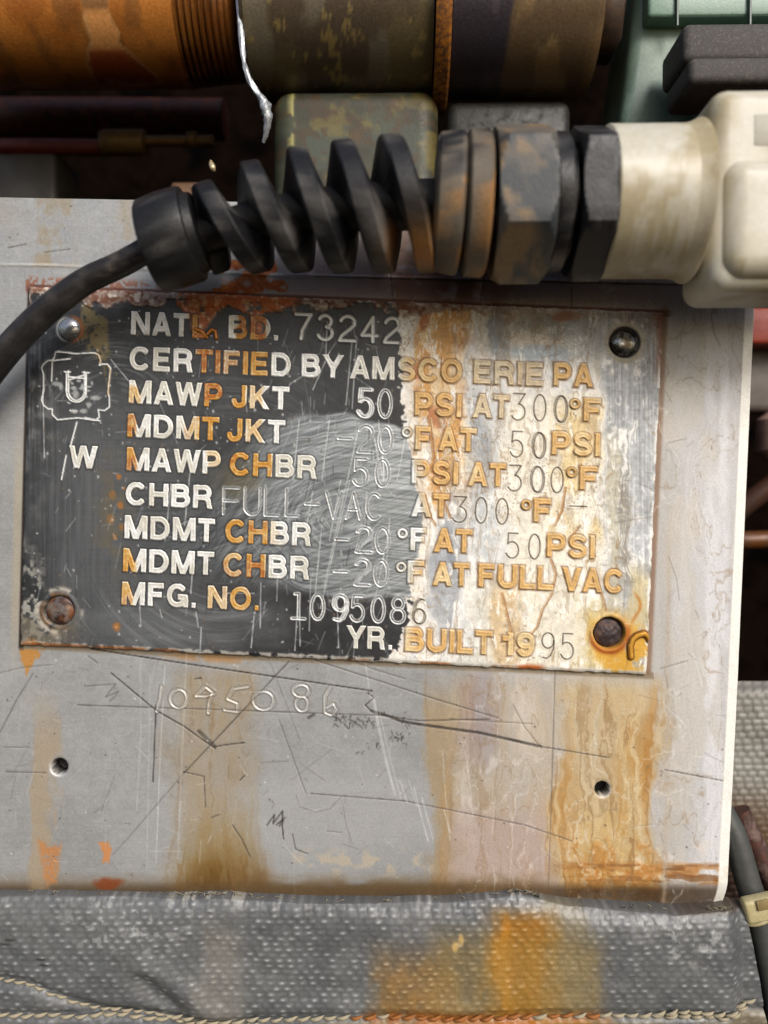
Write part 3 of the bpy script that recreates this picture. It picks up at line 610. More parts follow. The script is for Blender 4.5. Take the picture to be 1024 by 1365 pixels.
def dome(name, x, y, r, h0, hgt, colf, mat, parent, rg=.35, mt=.6, flat=.0, seed=0, rough_amp=.5):
    nr, na = 16, 40
    t = np.linspace(0, 1, nr) ** .8; a = np.linspace(0, 2 * np.pi, na + 1)[:-1]
    T, A = np.meshgrid(t, a, indexing='ij')
    X = x + r * T * np.cos(A); Y = y + r * T * np.sin(A)
    H = h0 + hgt * np.sqrt(np.clip(1 - (T * .98) ** (2 + flat), 0, 1)) + rough_amp * (fbm(X, Y, 6, o=3, seed=seed) - .5) * (T < .97)
    V = W(X, Y, 0) + NORM * (H * S)[..., None]
    Vb = W(X[-1], Y[-1], 0) + NORM * ((h0 - 6) * S)
    V = np.concatenate([V.reshape(-1, 3), Vb]); Xa = np.concatenate([X.ravel(), X[-1]]); Ya = np.concatenate([Y.ravel(), Y[-1]])
    F = np.array([[i * na + j, (i + 1) * na + j, (i + 1) * na + (j + 1) % na, i * na + (j + 1) % na] for i in range(nr) for j in range(na)])
    return obj_np(name, V, F, mat, parent, colf(Xa, Ya), rg, mt)
build_plate(); build_words()
def rc_steel(X, Y):
    n = fbm(X, Y, 7, o=3, seed=61); return mix(np.zeros(X.shape + (3,)) + 175., (95, 88, 78), ss(.42, .6, n))
def rc_rust(X, Y):
    n = fbm(X, Y, 8, o=4, seed=62); c = mix(np.zeros(X.shape + (3,)) + np.array([70., 50, 44]), (120, 76, 50), ss(.48, .62, n)); return mix(c, (128, 122, 118), .7 * ss(.55, .66, fbm(X, Y, 9, o=3, seed=64)))
def rc_dark(X, Y):
    n = fbm(X, Y, 8, o=4, seed=63); return mix(np.zeros(X.shape + (3,)) + np.array([58., 46, 46]), (92, 68, 60), ss(.5, .65, n))
dome('rivet', 95, 440, 15, 5, 8, lambda X, Y: np.zeros(X.shape + (3,)) + 190., M_PLATE, plate, .25, .75)['label'] = 'shiny domed rivet half under the cable'
dome('rivet', 831, 458, 17.5, 0, 9, rc_steel, M_PLATE, plate, .25, .8)['label'] = 'grey steel rivet in a clean countersink'
dome('rivet', 82, 813, 19, 2, 6, rc_rust, M_PLATE, plate, .45, .3, seed=3, rough_amp=2)['label'] = 'rusty brown rivet head in flaking corner'
dome('rivet', 811, 843, 19.5, -3, 7, rc_dark, M_PLATE, plate, .6, .1, seed=8, rough_amp=3)['label'] = 'dark rust filled rivet ringed in orange'

# ------------------------------------------------------------------ the grey sheet
CR_X = [-80, 0, 150, 380, 915, 1010]; CR_Y = [350, 352, 356, 368, 378, 380]
panel = thing('backing_sheet', 'stained grey steel sheet behind the nameplate with scratched numerals and two small holes', 'metal sheet', W(480, 1180, 0))
def build_panel():
    xs = 1.25
    m = int(1070 / xs); ys = np.concatenate([[260.5, 260.5], np.arange(261, 1226, 1.25), [1226.]]); n = len(ys)
    s = np.concatenate([np.linspace(0, 1, m), [1.0]])
    Sg, T = np.meshgrid(s, ys)
    Y = T + Sg * 1060 * .018 * (1 - ss(262, 420, T)) 
    xe = np.interp(Y, [262, 418, 900, 1205, 1240], [1010.5, 1006, 984.5, 969.5, 968])
    X = -60 + Sg * (xe + 60)
    cv = Canvas(X, Y)
    n1 = fbm(X, Y, 110, o=5, seed=71); n2 = fbm(X, Y, 16, o=4, seed=72); n3 = fbm(X, Y, 4, o=2, seed=73)
    wx = X + 23 * (fbm(X, Y, 30, 90, o=4, seed=74) - .5) * 2 + 7 * (fbm(X, Y, 7, 18, o=3, seed=211) - .5) * 2; wy = Y + 10 * (fbm(X, Y, 30, o=3, seed=75) - .5) * 2
    vst = fbm(wx, Y, 10, 150, o=4, seed=76); bh = fbm(X, Y, 80, 1.8, o=2, seed=77)
    g = 166 + 18 * (n1 - .5) + 12 * (n2 - .5) + 14 * (n3 - .5) + 7 * (bh - .5)
    c = np.stack([g - 1, g, g], -1)
    c = mix(c, (190, 190, 190), .5 * blob(X, Y, 430, 1090, 230, 70, .7))
    c = mix(c, (190, 186, 182), .85 * ss(560, 720, wx)); c = mix(c, (206, 204, 205), .8 * ss(885, 925, wx))
    c = mix(c, (206, 198, 184), .45 * band(wx, 890, 950, 10) * ss(.45, .55, fbm(X, Y, 40, 80, o=3, seed=78)))
    c = mix(c, (226, 226, 230), .6 * band(X + 10 * (n2 - .5), 940, 972, 4) * ss(.4, .5, fbm(X, Y, 30, 130, o=3, seed=79)))
    # upper part, warm marks and the gland's mauve shadow tone painted in
    c = mix(c, (168, 152, 154), .75 * ss(330, 420, X) * (1 - ss(400, 425, Y)) * (1 - .7 * ss(880, 940, X)))
    c = mix(c, (126, 78, 56), .75 * blob(wx, wy, 590, 350, 90, 62, .5) * ss(.3, .55, n2 + .1))
    c = mix(c, (150, 124, 80), (.45 * band(wx, 56, 86, 14) + .3 * band(wx, 150, 180, 14)) * (Y < 356) * ss(.3, .6, n2))
    c = mix(c, (150, 140, 122), .35 * ss(.5, .65, n1) * (Y < 352))
    # stains running down
    low = ss(880, 910, Y)
    vf = fbm(wx, Y, 4, 110, o=4, seed=212); vt = .45 + 1.1 * vf * fbm(X, Y, 30, 60, o=3, seed=213) * 2
    c = mix(c, (174, 150, 114), .5 * band(wx, 234, 334, 26) * low * vt)
    c = mix(c, (150, 118, 58), .6 * vt * band(wx, 250, 335, 24) * ss(1060, 1150, Y)); c = mix(c, (112, 80, 36), .8 * vt * band(wx, 262, 345, 26) * ss(1115, 1185, Y + 20 * (n2 - .5)))
    c = mix(c, (176, 150, 112), .7 * band(wx, 570, 608, 8) * ss(890, 960, Y) + .5 * band(wx, 585, 600, 5) * ss(980, 1100, Y))
    c = mix(c, (188, 170, 146), .62 * vt * band(wx, 600, 742, 16) * ss(885, 930, Y))
    c = mix(c, (150, 142, 152), .5 * blob(wx, wy, 645, 950, 20, 60, .6)); c = mix(c, (216, 208, 196), .55 * band(wx, 612, 628, 5) * ss(900, 940, Y) + .5 * blob(wx, wy, 705, 960, 10, 50, .6))
    c = mix(c, (184, 160, 152), .6 * band(wx, 600, 745, 20) * ss(1050, 1110, Y))
    c = mix(c, (160, 136, 124), .6 * band(wx, 610, 640, 8) * band(Y, 905, 1010, 30))
    gold = band(wx + 10 * (n2 - .5), 744 + 10 * np.sin(Y / 47.), 876 - 6 * np.sin(Y / 61. + 1), 15) * ss(890, 935, Y) * (.55 + .8 * fbm(wx, Y, 20, 90, o=3, seed=223))
    gc = mix(np.zeros_like(c) + np.array([200., 174, 128]), (188, 148, 88), ss(.4, .62, vst)); gc = mix(gc, (170, 126, 66), .4 * ss(.5, .7, vf)); gc = mix(gc, (220, 204, 170), .6 * ss(.55, .7, fbm(wx, Y, 5, 70, o=3, seed=214))); gc = mix(gc, (208, 180, 128), ss(.5, .65, fbm(wx, wy, 30, 60, o=3, seed=80)) * .7)
    c = c + (gc - c) * np.clip(gold * .95, 0, 1)[..., None]
    c = mix(c, (196, 182, 156), .6 * blob(wx, wy, 795, 985, 34, 95, .5)); c = mix(c, (176, 118, 48), .5 * gold * (np.exp(-((wx - 757) / 8) ** 2) * ss(960, 1040, Y) + np.exp(-((wx - 868) / 8) ** 2)))
    bl = ss(1108, 1135, Y + 12 * (n2 - .5)) * band(wx, 765, 880, 10)
    c = mix(c, (182, 118, 42), .6 * bl * ss(.42, .6, n2)); c = mix(c, (228, 214, 186), .6 * bl * ss(.58, .66, fbm(X, Y, 10, o=3, seed=81)))
    bar = band(Y + 5 * (n2 - .5) - (X - 850) * .015, 1150, 1178, 5) * ss(700, 800, X) * (.4 + .6 * ss(700, 960, X))
    c = mix(c, (180, 118, 52), .8 * bar * ss(.38, .62, fbm(X, Y, 26, 8, o=4, seed=215) + .06)); c = mix(c, (120, 74, 34), .7 * bar * ss(.5, .65, fbm(X, Y, 30, 5, o=3, seed=216))); c = mix(c, (222, 214, 206), .7 * band(Y, 1122, 1148, 6) * ss(870, 900, X) * ss(.45, .6, n2))
    c = mix(c, (60, 42, 26), .7 * ss(1172, 1190, Y)); c = mix(c, (116, 92, 60), (.5 + .35 * ss(200, 280, X)) * ss(1156, 1188, Y + 14 * (n2 - .5)) * (1 - ss(690, 760, X)) * ss(.2, .5, fbm(X, Y, 60, 20, o=3, seed=82)))  # first mix paints the shadow above the blanket edge onto the foot
    c = mix(c, (210, 190, 158), .5 * band(Y, 1135, 1165, 10) * band(X, 380, 590, 40) * ss(.5, .6, n2))
    # left orange marks
    c = mix(c, (204, 140, 62), .85 * ss(0, 3, 14 - np.abs(wx - 40) - (Y - 868) * .35) * ss(862, 868, Y)); c = mix(c, (186, 160, 124), .55 * band(wx, 40, 72, 6) * ss(900, 1000, Y))
    c = mix(c, (208, 138, 80), .85 * ss(.2, .6, n2 * .5 + n3 * .5) * (1 - ss(-4, 4, polysdf(X + 6 * (n2 - .5), Y + 6 * (n3 - .5), [(52, 1118), (66, 1130), (82, 1122), (76, 1178), (60, 1180), (56, 1150)]))))
    c = mix(c, (222, 146, 84), .85 * (1 - ss(-1, 2, polysdf(X + 8 * (n2 - .5), Y + 8 * (n3 - .5), [(130, 1124), (146, 1122), (150, 1135), (143, 1150), (135, 1148), (140, 1136)]))))
    c = mix(c, (142, 70, 36), .85 * blob(X + 6 * (n2 - .5), wy, 145, 1176, 20, 7, .4))
    # splashed rust under the sleeve
    sp_ = polysdf(X + 12 * (n2 - .5), Y + 10 * (n3 - .5), [(346, 338), (362, 342), (372, 358), (352, 372), (384, 376), (384, 388), (352, 386), (340, 400), (290, 400), (256, 396), (290, 384), (318, 372), (330, 356), (298, 362), (300, 350)])
    c = mix(c, (176, 84, 26), .92 * (1 - ss(-1.5, 1.5, sp_))); c = mix(c, (208, 128, 64), .6 * (1 - ss(-4, 0, sp_)) * ss(.5, .6, n3))
    for bx, by, br in ((330, 378, 6), (362, 371, 4), (378, 383, 4), (300, 375, 7), (345, 393, 5), (320, 390, 4)):
        c = mix(c, (190, 170, 160), .8 * blob(X + 3 * (n2 - .5), Y, bx, by, br, br * .7, .4))
    te = 384 + (X - 42) * .0405
    c = mix(c, (150, 92, 70), .85 * band(Y - te, -15, 6, 5) * (1 - ss(150, 300, X)) * (X > 34) * ss(.45, .55, n3 * .6 + n2 * .4 + .02)); c = mix(c, (92, 48, 36), .8 * band(Y - te, -5, 4, 1.2) * ss(30, 50, X) * (1 - ss(885, 900, X)))
    c = mix(c, (120, 84, 58), .7 * band(X - (882 - (Y - 418) * .046), -2, 8, 3) * band(Y, 410, 900, 5)); c = mix(c, (190, 176, 150), .6 * band(X - (42 - (Y - 384) * .0253), -16, -5, 3) * band(Y, 600, 860, 60)); c = mix(c, (44, 32, 26), .9 * band(X - (42 - (Y - 384) * .0253), -5, 2, 1.2) * band(Y, 384, 865, 4))  # last mix paints the shadow along the plate's left edge
    c = mix(c, (190, 120, 50), .6 * band(Y - (858 + (X - 30) * .0482), -2, 12, 5) * band(X, 230, 330, 30) * ss(.4, .6, n2)); c = mix(c, (120, 100, 70), .6 * band(Y - (858 + (X - 30) * .0482), -2, 7, 2) * (X < 872) * (X > 30))
    c = mix(c, (184, 170, 152), .6 * np.exp(-((X - 893 + (Y - 600) * .01 - 6 * (n2 - .5)) / 3.5) ** 2) * ss(600, 800, Y))
    tl = fbm(wx, wy, 60, 160, o=4, seed=83)
    for k, lv in enumerate((.42, .48, .54, .6)):
        q = np.exp(-((tl - lv) / .005) ** 2) * ss(560, 640, X) * (Y > 400)
        c = mix(c, (234, 230, 224) if k % 2 else (148, 122, 92), .4 * q)
    c = c * (1 + .10 * (fbm(wx, Y, 3, 120, o=3, seed=230) - .5) * ss(560, 600, X))[..., None]; c = mix(c, (138, 104, 62), .45 * ss(.62, .74, fbm(wx, Y, 5, 130, o=4, seed=231)) * low * (gold + .8 * band(wx, 234, 334, 26) + .5 * band(wx, 570, 742, 16))); cv.c = c
    cv.r[:] = .44 + .15 * (n2 - .5) + .1 * ss(560, 700, X); cv.m[:] = .22 * (1 - ss(560, 760, X) * .8)
    cv.h = .9 * (n1 - .5) + .5 * (n2 - .5) * ss(560, 640, X) + gold * .6 * (n2 - .5) + .9 * bar * n2 + 1.5 * bl * (n2 - .4)
    D_ = (52, 48, 44)
    K = [([(121, 865), (250, 885), (496, 921)], 1.5, D_, .95), ([(496, 921), (490, 924), (499, 930), (487, 940), (495, 948)], 1.1, D_, .9), ([(495, 948), (512, 953), (536, 962), (560, 966), (640, 977), (720, 995)], 1.9, D_, .95), ([(720, 995), (812, 1010)], .9, D_, .8),
         ([(148, 897), (208, 947), (245, 968), (287, 998)], 1.5, D_, .9), ([(284, 996), (300, 993), (326, 990)], 1.3, D_, .85), ([(265, 975), (285, 994)], 2.6, D_, .6),
         ([(103, 940), (320, 947), (506, 954)], 1.1, (90, 86, 82), .8), ([(500, 953), (560, 961), (652, 959)], 1.2, (80, 70, 62), .8), ([(600, 959), (710, 965)], .8, (90, 80, 70), .5),
         ([(385, 882), (310, 962), (245, 1031)], 1.3, (70, 66, 60), .85), ([(245, 1031), (190, 1095), (150, 1140)], .9, (90, 88, 84), .5), ([(245, 1029), (272, 1035), (274, 1076)], .9, D_, .7),
         ([(208, 940), (206, 990), (204, 1042)], 1.4, D_, .85), ([(0, 976), (24, 930), (44, 898)], .9, (80, 80, 78), .7), ([(5, 996), (40, 996)], .9, (80, 78, 76), .7), ([(8, 1029), (61, 1030)], .9, (80, 78, 76), .7), ([(0, 897), (30, 890), (70, 886)], .9, (110, 108, 104), .6),
         ([(414, 1058), (540, 1068), (640, 1088), (700, 1100), (762, 1121)], .9, (84, 80, 76), .75), ([(420, 880), (500, 906), (580, 932), (664, 957)], .9, (84, 80, 76), .8), ([(740, 891), (737, 1000), (731, 1182)], .9, (104, 96, 88), .75),
         ([(886, 1026), (965, 1041)], 1.0, (84, 78, 72), .85), ([(684, 940), (700, 970), (722, 998)], .8, (110, 96, 80), .6), ([(880, 892), (917, 881)], .9, (110, 106, 100), .6), ([(885, 940), (912, 967)], .8, (200, 200, 200), .6),
         ([(380, 1018 + 72), (368, 1100), (378, 1094), (372, 1102)], 1., D_, .9), ([(356, 1100), (366, 1086), (364, 1098), (377, 1081), (376, 1098), (378, 1118)], 1.4, D_, .9),
         ([(395, 1060), (400, 1075), (420, 1082), (440, 1078), (455, 1062)], .8, (120, 116, 112), .6), ([(436, 1108), (455, 1110)], .8, (110, 106, 104), .6), ([(458, 1075), (462, 1100), (470, 1125)], .8, (130, 126, 122), .6), ([(390, 1112), (394, 1132), (410, 1138), (398, 1134)], .8, D_, .6),
         ([(310, 1100), (322, 1118), (334, 1143)], 1.0, D_, .7), ([(320, 1040), (326, 1034)], 1.4, D_, .8), ([(282, 1090), (292, 1086)], 1, D_, .6), ([(112, 915), (154, 912), (140, 930), (158, 922), (146, 936)], .8, (96, 92, 88), .7), ([(118, 875), (130, 884)], .9, D_, .5),
         ([(260, 905), (268, 904)], 1.5, D_, .8), ([(440, 870), (500, 893), (540, 905)], .8, (96, 92, 86), .6), ([(411, 957), (418, 953)], 2, D_, .8), ([(360, 880), (400, 985)], .8, (120, 116, 110), .5), ([(372, 960), (408, 1058)], .8, (100, 98, 94), .6),
         ([(10, 330), (34, 325)], .9, D_, .7), ([(58, 336), (92, 332)], .8, D_, .5), ([(520, 362), (524, 400)], .9, D_, .6), ([(0, 353), (60, 353), (120, 356)], 1.8, (220, 218, 214), .6), ([(648, 350), (640, 404)], 1., D_, .7), ([(762, 385), (762, 412)], 1.3, D_, .7), ([(820, 384), (806, 392)], .9, (230, 228, 226), .6), ([(378, 367), (520, 372), (915, 380)], 1.4, (70, 60, 58), .8),
         ([(948, 420), (952, 445), (960, 460)], 1., (120, 116, 112), .6), ([(892, 742), (902, 770), (906, 800)], .8, (140, 130, 120), .6), ([(890, 590), (915, 584)], .9, (130, 126, 120), .6)]
    for j, (L, w2, cc, a) in enumerate(K): cv.stroke(L, w2, cc, a, -.6 if sum(cc) < 330 else .3, .3, j)
    B_ = (236, 238, 238)
    K2 = [([(220, 886), (214, 1000), (208, 1150)], 1., .7), ([(249, 870), (243, 1000), (237, 1145)], 1., .55), ([(187, 880), (188, 980), (182, 1080)], .9, .5), ([(498, 930), (505, 970), (516, 1020), (527, 1060)], 1.9, .75), ([(506, 950), (520, 1010), (534, 1064)], 1., .6), ([(533, 1040), (543, 1070)], .9, .8), ([(545, 1040), (556, 1075)], .9, .7),
          ([(552, 1050), (562, 1090), (571, 1122)], 1.2, .85), ([(563, 1065), (577, 1118)], 1., .8), ([(487, 885), (495, 935)], .9, .6), ([(590, 1000), (594, 1060), (600, 1120)], .9, .6), ([(592, 1080), (600, 1110)], 1.2, .8), ([(924, 872), (930, 890), (936, 915)], 1.3, .8), ([(660, 1062), (656, 1110)], 1, .6), ([(620, 1000), (628, 1060)], .9, .5), ([(268, 1120), (266, 1150)], .8, .5), ([(200, 900), (196, 1160)], .8, .4)]
    for j, (L, w2, a) in enumerate(K2): cv.stroke(L, w2, B_, a * .8, .1, .45, j)
    # scratched-in digits
    f = lambda L: [(180 + a / 3.2, 890 + b / 3.2) for a, b in L]
    el = lambda cx, cy, rx, ry: [(cx + rx * math.cos(math.radians(a)), cy + ry * math.sin(math.radians(a))) for a in range(0, 361, 24)]
    DG = [[(116, 78), (110, 130), (94, 186)], el(188, 130, 36, 40), [(270, 115), (262, 120), (300, 78), (340, 108), (300, 120), (265, 118)], [(334, 100), (318, 150), (314, 192)], [(484, 78), (420, 88), (396, 132), (440, 150), (438, 186), (382, 178)],
          el(550, 138, 44, 40), el(710, 96, 34, 26), el(714, 152, 26, 32), [(838, 78), (812, 120), (812, 190), (838, 200), (862, 175), (848, 150), (818, 168)]]
    for j, L in enumerate(DG):
        P = f(L); i = cv.near(P, 6); d = segd(X[i], Y[i], P); v = fbm(X[i], Y[i], 6, o=2, seed=j)
        cv.c[i] = mix(cv.c[i], (228, 227, 222), .75 * np.exp(-((d - 1.5) / .8) ** 2) * (.45 + .8 * v)); cv.c[i] = mix(cv.c[i], (104, 98, 88), .6 * np.exp(-((d - 3.0) / .7) ** 2)); cv.h[i] += -1.5 * np.exp(-(d / 1.1) ** 2) + .9 * np.exp(-((d - 2.1) / .9) ** 2)
    rs = random.Random(11)
    for j in range(70):     # scribbled texture
        x = rs.uniform(444, 500); y = 952 + (x - 444) * .05 + rs.uniform(0, 13)
        if j > 40: x = rs.uniform(518, 548); y = rs.uniform(955, 1000) - (x - 518) * .3
        if j > 56: x = rs.uniform(455, 540); y = 1012 - (x - 455) * .4 + rs.uniform(-4, 4)
        cv.stroke([(x, y), (x + rs.uniform(-4, 5), y + rs.uniform(-2, 7))], 1., (62, 60, 58), rs.uniform(.4, .9), 0, .2, j)
    for j in range(240):
        x = rs.uniform(0, 975); y = rs.uniform(870, 1170) if j % 3 else rs.uniform(265, 400); r_ = rs.uniform(.5, 1.3)
        i = cv.near([(x, y)], 4); cv.c[i] = mix(cv.c[i], (70, 62, 54) if rs.random() < .7 else (236, 236, 234), rs.uniform(.4, .9) * blob(X[i], Y[i], x, y, r_, r_, .6))
    for j in range(260):
        x = rs.uniform(0, 975); y = rs.uniform(880, 1170) if j % 5 else rs.uniform(265, 400); a = rs.gauss(1.6, .5) if rs.random() < .5 else rs.gauss(0, .5); L = rs.expovariate(1 / 14.) + 3
        if j % 6 == 0: x = rs.uniform(885, 965); y = rs.uniform(430, 1150)
        cv.stroke([(x, y), (x + L * math.cos(a), y + L * math.sin(a))], .7, (225, 226, 226) if rs.random() < .6 else (104, 100, 94), rs.uniform(.15, .5), 0, .4, j)
    # bolt holes, dark insides and one-sided rim light painted in
    for x, y, r_ in ((79, 1022, 11), (803, 1052, 10)):
        dd = np.hypot(X - x, Y - y); cv.h -= 26 * (1 - ss(r_ - 1.2, r_ + .2, dd)) + 1.2 * np.exp(-((dd - r_ - .5) / 1.5) ** 2)
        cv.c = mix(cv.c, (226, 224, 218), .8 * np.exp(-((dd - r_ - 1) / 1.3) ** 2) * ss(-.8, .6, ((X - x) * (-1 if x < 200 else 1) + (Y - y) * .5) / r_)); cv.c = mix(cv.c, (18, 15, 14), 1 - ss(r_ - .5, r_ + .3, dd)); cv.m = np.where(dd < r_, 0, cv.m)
    # bend back above the crease, rolled foot, bevelled right edge
    yc = np.interp(X, CR_X, CR_Y)
    H = cv.h - .05 * np.maximum(0, yc - Y) + .8 * np.exp(-((Y - yc) / 2.5) ** 2)
    H = H - 18 * ss(1172, 1226, Y) ** 1.2
    de = xe - X
    H = H - 2.0 * np.clip((13 - de) / 13, 0, 1); cv.c = mix(cv.c, (250, 248, 240), 1. * ss(14, 12.5, de) * (.75 + .5 * n2)); cv.r = np.where(de < 13, .35, cv.r)  # bevel painted near white, standing in for a lit edge
    H[:, -1] = -22; H[0, :] = -14
    V = W(X, Y, 0) + NORM * (H * S)[..., None]
    s4, t4 = X, Y
    ins = (Y > 384 + (X - 42) * .0405 + 12) & (Y < 858 + (X - 30) * .0482 - 12) & (X > 54) & (X < 848)
    keep = ~(ins[:-1, :-1] & ins[1:, 1:])
    sheet('sheet_metal', V, keep, M_SHEET, cv, panel)
build_panel()

# ------------------------------------------------------------------ insulation blankets
def weave(X, Y, px=14.2, py=7.2, seed=0):
    x = X + 5 * (fbm(X, Y, 90, o=3, seed=seed + 90) - .5) * 2 + Y * .25; y = Y + 4 * (fbm(X, Y, 110, o=3, seed=seed + 91) - .5) * 2 + 2 * np.sin(X / 140)
    v = y / py; row = np.floor(v); fy = v - row - .5
    u = x / px + .5 * (row % 2) + .15 * np.sin(row * 2.1); fx = u - np.floor(u) - .5
    idn = vn(np.floor(u) * 1.7, row * 1.3, seed)
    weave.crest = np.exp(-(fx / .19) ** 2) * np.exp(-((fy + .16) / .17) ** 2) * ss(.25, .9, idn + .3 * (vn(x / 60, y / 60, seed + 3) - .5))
    return np.clip(1 - np.abs(fx / (.44 + .06 * idn)) ** 3, 0, 1) * np.clip(1 - ((fy + .08) / .56) ** 2, 0, 1) * (.6 + .5 * idn)
blanket = thing('insulation_blanket', 'grey woven coated insulation blanket with stitched seams and an amber stain below the sheet', 'blanket', W(480, 1365, 0))
SEAM1 = [(-60, 1337), (0, 1337), (79, 1335), (158, 1339), (232, 1347), (300, 1347), (420, 1343), (540, 1341), (602, 1343), (664, 1339), (807, 1339), (884, 1340), (985, 1343), (1040, 1350)]
SEAM2 = [(-60, 1284), (0, 1290), (53, 1297), (84, 1310), (121, 1323), (153, 1332), (211, 1339), (248, 1352), (295, 1356), (345, 1353)]
SEAM3 = [(870, 1338), (905, 1332), (950, 1336), (1010, 1330)]
FT_X = [-70, 0, 130, 230, 300, 350, 420, 520, 600, 650, 690, 715, 760, 850, 900, 968, 985]
FT_Y = [1184, 1185, 1187, 1190, 1188, 1192, 1196, 1197, 1195, 1190, 1185, 1191, 1200, 1207, 1211, 1207, 1212]
def blanket_h(X, Y, top):
    y1 = np.interp(X, [p[0] for p in SEAM1], [p[1] for p in SEAM1]); y2 = np.interp(X, [p[0] for p in SEAM2], [p[1] for p in SEAM2], right=2000)
    d = Y - top
    H = 10 + 14 * (1 - np.exp(-np.maximum(d, 0) / 14)) + 7 * (fbm(X, Y, 120, 80, o=3, seed=95) - .5) * 2
    H -= 5 * np.exp(-((Y - y1) / 7) ** 2); H -= 6 * np.exp(-((Y - y2) / 7) ** 2) * (X < 350)
    k = (X - 215) * .62 - (Y - 1312) * .78
    H -= 9 * np.exp(-(k / 14) ** 2) * band(X, 185, 250, 20) * band(Y, 1280, 1350, 15); H += 5 * np.exp(-((k - 26) / 16) ** 2) * band(Y, 1270, 1345, 20)
    H -= 26 * ss(958, 992, X) ** 1.5
    return H
def build_blanket():
    xr = np.arange(-70, 996, 1.3); tr = np.concatenate([np.linspace(0, 1, 180)])
    Xg, Tg = np.meshgrid(xr, tr)
    top = np.interp(Xg, FT_X, FT_Y) + 2.2 * (fbm(Xg, Xg * 0, 7, o=3, seed=96) - .5)
    bot = 1440.
    Y = top + (bot - top) * Tg
    X = Xg + ss(900, 995, Xg) * (Y - 1210) * .18 
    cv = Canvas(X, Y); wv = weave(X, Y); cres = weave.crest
    n1 = fbm(X, Y, 70, o=4, seed=97); n2 = fbm(X, Y, 12, o=4, seed=98)
    cv.h = blanket_h(X, Y, top) + .6 * wv + .35 * cres + 2.2 * (n2 - .5)
    g = 96 + 34 * (n1 - .5) + 10 * ss(.35, .95, wv) + 18 * (n2 - .5)
    c = np.stack([g - 1, g + 1, g + 3], -1)
    c = mix(c, (100, 98, 92), .35 * ss(.5, .25, wv) * ss(.4, .6, n1)); c = mix(c, (205, 206, 204), .75 * cres)  # last mix paints glints on the weave crests
    wx = X + 22 * (fbm(X, Y, 26, 44, o=4, seed=99) - .5) * 2
    st = band(wx, 645, 735, 20) * ss(1190, 1225, Y); c = mix(c, (172, 106, 20), st * (.78 + .1 * (1 - wv)) * (.7 + .5 * n2)); c = mix(c, (200, 132, 36), .6 * band(wx, 662, 682, 6) * ss(1195, 1230, Y))
    st2 = band(wx, 495, 600, 20) * ss(1225, 1300, Y); c = mix(c, (160, 116, 56), .7 * st2 * (.6 + .6 * n2)); st3 = band(wx, 580, 790, 26) * ss(1205, 1260, Y); c = mix(c, (150, 122, 66), .6 * st3 * (.6 + .6 * n2))
    c = mix(c, (150, 80, 26), .85 * np.exp(-((Y - 1345) / 8) ** 2) * band(wx, 480, 800, 20) * ss(.3, .55, n2)); c = mix(c, (170, 108, 34), .85 * band(wx, 560, 800, 24) * ss(1338, 1352, Y)); c = mix(c, (130, 112, 76), .5 * ss(1345, 1352, Y) * ss(.4, .6, n1))
    c = mix(c, (140, 124, 88), .45 * band(wx, 720, 780, 14) * (Y < 1340)); c = mix(c, (170, 160, 140), .3 * band(wx, 270, 320, 20) * ss(1200, 1240, Y))
    c = mix(c, (196, 197, 194), .45 * ss(.58, .7, fbm(X, Y, 9, o=4, seed=100)) * (blob(X, Y, 175, 1222, 80, 34, .5) + blob(X, Y, 915, 1235, 50, 40, .5) + .5 * blob(X, Y, 300, 1196, 90, 8, .5)))
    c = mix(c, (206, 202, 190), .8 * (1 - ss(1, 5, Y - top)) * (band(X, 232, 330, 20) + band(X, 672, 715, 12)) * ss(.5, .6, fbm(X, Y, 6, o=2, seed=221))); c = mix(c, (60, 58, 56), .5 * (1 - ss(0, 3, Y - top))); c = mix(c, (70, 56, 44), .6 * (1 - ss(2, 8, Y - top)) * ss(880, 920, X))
    for bx, by in ((18, 1246), (65, 1265), (70, 1272), (25, 1240)): c = mix(c, (40, 40, 40), .7 * blob(X, Y, bx, by, 7, 1.6, .5))
    for bx, by in ((605, 1250), (612, 1240)): c = mix(c, (228, 190, 120), .7 * blob(X + 6 * (n2 - .5), Y, bx, by, 4, 7, .5))
    c = mix(c, (232, 208, 160), .4 * cres * (st + st2) ); cv.c = c; cv.r[:] = .42 + .2 * (n2 - .5); H = cv.h; H[0] = -30  # first mix: painted crest glints, amber where stained
    V = W(X, Y, 0) + NORM * (H * S)[..., None]
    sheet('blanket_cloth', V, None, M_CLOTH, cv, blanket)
    # stitches
    me = None; mats = [simple('cream_thread', [(196, 186, 160), (150, 136, 108)], 3000, bump=.5), simple('rusty_thread', [(192, 120, 50), (120, 72, 36)], 3000, bump=.5)]
    rs = random.Random(3)
    def stitch(x, y, ang, ln, rust, top):
        nonlocal me
        if me is None:
            vs_, fs = [], []; N, K = 7, 8
            for i in range(N):
                t = i / (N - 1) * 2 - 1; r_ = .135 * math.sqrt(max(0, 1 - t * t * .97)) + .005; z = .22 * (1 - t * t)
                for k in range(K): a = 2 * math.pi * k / K; vs_.append((t * .5, -(z + r_ * math.cos(a)), r_ * math.sin(a) + .05 * t))
            for i in range(N - 1):
                for k in range(K): fs.append((i * K + k, i * K + (k + 1) % K, (i + 1) * K + (k + 1) % K, (i + 1) * K + k))
            me = bpy.data.meshes.new('stitch'); me.from_pydata(vs_, [], fs); me.materials.append(mats[0])
            for p in me.polygons: p.use_smooth = True
        o = bpy.data.objects.new('stitch', me); COL.objects.link(o)
        hh = float(blanket_h(np.array([x]), np.array([y]), np.array([1195.]))[0])
        p = W(x, y, 0) + NORM * (hh + 2.5) * S
        o.parent = blanket; o.matrix_parent_inverse = blanket.matrix_world.inverted()
